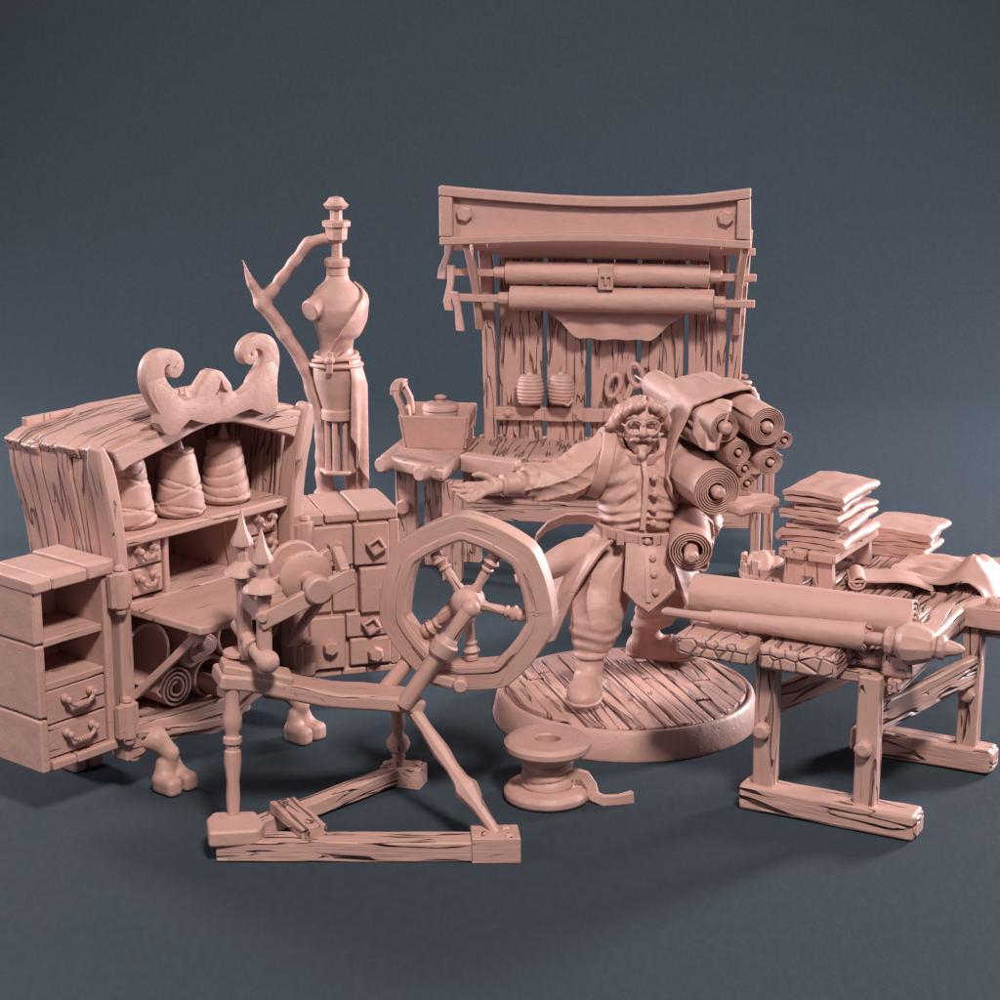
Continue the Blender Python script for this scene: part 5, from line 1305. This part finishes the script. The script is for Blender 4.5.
    def beard(P):
        d = None
        for s in (-1, 1):
            c = chain(P, [H(.004 * s, -.132, 1.728), H(.04 * s, -.125, 1.722), H(.075 * s, -.098, 1.712), H(.105 * s, -.075, 1.722)], [.012, .014, .010, .003], .01)
            d = c if d is None else smin(d, c, .006)
        d = smin(d, chain(P, [H(0, -.108, 1.66), H(-.002, -.124, 1.625), H(-.004, -.122, 1.578)], [.030, .024, .005], .015), .012)
        x = P[:, 0] - HX
        return d - .003 * np.sin(x * 190 + np.sin(P[:, 2] * 60))
    sdf_mesh('beard', beard, (.70, -.16, 1.54), (1.0, .06, 1.78), .005, 'clay', T, oo, smooth=1)
    m = MB(O)
    for s in (-1, 1):
        c = H(.050 * s, -.142, 1.797); m.tube([(c[0] + math.cos(2 * PI * k / 28) * .047, c[1] + .016 * abs(math.cos(2 * PI * k / 28)) * (1 if math.cos(2 * PI * k / 28) * s > 0 else 0), c[2] + math.sin(2 * PI * k / 28) * .042) for k in range(28)], .0068, 8, closed=True)
        m.tube([H(.095 * s, -.125, 1.80), H(.118 * s, -.06, 1.80), H(.125 * s, .03, 1.80)], .006, 8)
    m.tube([H(-.006, -.146, 1.806), H(0, -.152, 1.811), H(.006, -.146, 1.806)], .006, 8)
    m.build('glasses', 'clay', T, 0)
    return T
person()

# ------------------------------------------------------------------ rolls of cloth on his shoulder
BD = V(-.34, 1.0, .075).normalized()
GB = 'rolls bundled on the shoulder of the tailor'
def shoulder_roll(lab, c, r, L, turns, knob=.035, ext=.05, flap=0, a0=0, hole=False, seed=0):
    c = V(c); T = thing('cloth_roll', lab, 'cloth roll', c, 0, GB)
    m = MB(c); spiral_roll(m, c, r, L, turns=turns, r0=knob + .012, th=.62, dirv=BD, rag=.002, n=8, flap=flap, a0=a0, seed=seed); m.build('rolled_cloth', 'cloth', T, .0025)
    m = MB(c); e = c - BD * ext
    m.lathe([(knob * .55, 0), (knob * .9, knob * .35), (knob, knob * .9), (knob * .85, ext + .02), (knob * .85, L + ext)], e, BD, 14); m.build('core_rod', 'clay', T, .003)
    if hole: return
RC = [('wide tightly wound roll at upper right of bundle, beside the small flapped roll', (1.515, -.30, 1.838), .112, .86, 6, .034, .03, 0, 2.6),
      ('roll with big blunt core knob and crumpled cloth beside the head of the tailor', (1.275, -.30, 1.835), .088, 1.02, 5, .040, .05, .0, 0),
      ('largest roll with wide rings at the lower left of the bundle beside his chest', (1.235, -.36, 1.475), .145, 1.00, 6.5, .040, .05, 0, 0),
      ('short plain roll with a small pin in the middle of the shoulder bundle', (1.362, -.27, 1.682), .074, .9, 5, .018, .02, 0, 0),
      ('medium plain roll with a pin low at the right side of the bundle', (1.545, -.27, 1.625), .078, .9, 5, .02, .02, 0, 0),
      ('small roll with a curling loose flap, rightmost in the shoulder bundle', (1.625, -.25, 1.745), .05, .85, 3, .014, .01, .085, 3.5),
      ('slim roll just below the plain middle roll of the shoulder bundle', (1.405, -.25, 1.582), .05, .8, 4, .014, .01, 0, 0),
      ('slim lowest roll of the bundle, right of the largest one', (1.42, -.25, 1.495), .05, .8, 4, .014, .012, 0, 0),
      ('small dark shaded roll tucked under the roll nearest his head', (1.195, -.22, 1.73), .052, .8, 4, .014, .01, 0, 0)]
for i, a in enumerate(RC): shoulder_roll(*a, seed=i)
def flat_bolt():
    c = V(1.40, -.30, 1.365); T = thing('cloth_bolt', 'flat cloth bolt with a square core tip hanging lowest beneath the largest roll', 'cloth bolt', c, 0, None)
    m = MB(c); m.board(c + V(-.20, .35, .03), c + V(.10, .0, 0), .34, .075, seg=6, j=.006); m.build('wrapped_cloth', 'cloth', T, .03, seg=4)
    m = MB(c); m.board(c + V(.05, .03, .005), c + V(.165, -.02, 0), .11, .055, seg=2); m.build('core_tip', 'clay', T, .008)
flat_bolt()
def bundle_wrap():
    d, s, u = basis(BD); o = V(1.235, -.36, 1.475)
    cs = []
    for a in RC[:6]:
        p = V(a[1]) - o; cs.append((p.dot(s), p.dot(u), a[2]))
    grid = []; n = 72
    for i in range(n):
        ph = 2 * PI * i / n; cx, cy = math.cos(ph), math.sin(ph)
        bx = sum(c[0] for c in cs) / len(cs); by = sum(c[1] for c in cs) / len(cs)
        def hull(q):
            k = 9.0; best = max(cs, key=lambda c: c[0] * math.cos(q) + c[1] * math.sin(q) + c[2])
            return best[0] + math.cos(q) * best[2], best[1] + math.sin(q) * best[2]
        hx = hy = 0
        for q in (-.25, -.12, 0, .12, .25): a, b = hull(ph + q); hx += a / 5; hy += b / 5
        row = []
        for j in range(15):
            v = j / 14
            e = .024 + .020 * nz((cx * 1.7, cy * 1.7, v * 2.5)) + .010 * math.sin(ph * 5 + v * 5) + .03 * max(0, .22 - v)
            sh = 1 - .20 * v ** 1.5
            px = bx + (hx - bx) * sh + math.cos(ph) * e; py = by + (hy - by) * sh + math.sin(ph) * e
            t0 = .34 + .06 * math.sin(ph * 1 + 2.4) + .035 * math.sin(ph * 3); t1 = .90 + .04 * math.sin(ph * 2)
            row.append(o + d * (t0 + (t1 - t0) * v) + s * px + u * py)
        grid.append(row)
    m = MB(o); m.sheet(grid, .014, wrap=True); ob = m.build('bundle_wrap', 'cloth', None, .003); ob.location = o
    tag(ob, 'wide cloth band wrapped round the rolls on the shoulder of the tailor', 'cloth wrap')
bundle_wrap()
def crumple():   # loose cloth hanging out between the rolls
    c = V(1.18, -.12, 1.80); m = MB(c)
    g = patch([[(1.16, .0, 1.90), (1.13, -.10, 1.86), (1.12, -.18, 1.78), (1.15, -.24, 1.71)], [(1.22, -.04, 1.93), (1.20, -.15, 1.92), (1.18, -.24, 1.80), (1.19, -.30, 1.70)], [(1.28, -.06, 1.945), (1.27, -.18, 1.94), (1.23, -.28, 1.77), (1.24, -.33, 1.72)], [(1.34, -.06, 1.93), (1.33, -.2, 1.93), (1.30, -.30, 1.92), (1.29, -.31, 1.925)]], 26, 22)
    for i in range(26):
        for j in range(22): g[i, j] += np.array([.007 * math.sin(i * .6 + j * .3), .006 * math.cos(i * .5), .008 * math.sin(j * .8 + i * .25)])
    m.sheet(g, .014); o = m.build('crumpled_cloth', 'cloth', None, .003); o.location = c
    tag(o, 'crumpled cloth end sticking out of the bundle above the tucked small roll', 'cloth')
crumple()
def pole():
    m = MB((1.0, .5, 1.85)); m.tube([(1.12, -.1, 1.80), (.96, .45, 1.90), (.83, .72, 1.945)], [.014, .014, .006], 8); o = m.build('thin_stick', 'clay', None, .002); o.location = (1.0, .5, 1.85)
    tag(o, 'thin pointed stick poking out of the rear of the bundle behind his hair', 'stick')
pole()
def under_arm():
    c = V(1.098, -.34, 1.115); d0 = BD
    T = thing('cloth_roll', 'loosely ringed cloth roll clutched under the bent arm of the tailor', 'cloth roll', c)
    m = MB(c); d = V(.06, 1, .17).normalized(); spiral_roll(m, c, .128, .62, turns=4.5, r0=.06, th=.55, dirv=d, n=8, flap=.06, a0=2.0); m.build('rolled_cloth', 'cloth', T, .003)
    m = MB(c); m.lathe([(.022, 0), (.038, .015), (.042, .04), (.042, .6)], c - d * .10, d, 14); m.build('core_rod', 'clay', T, .004)
under_arm()
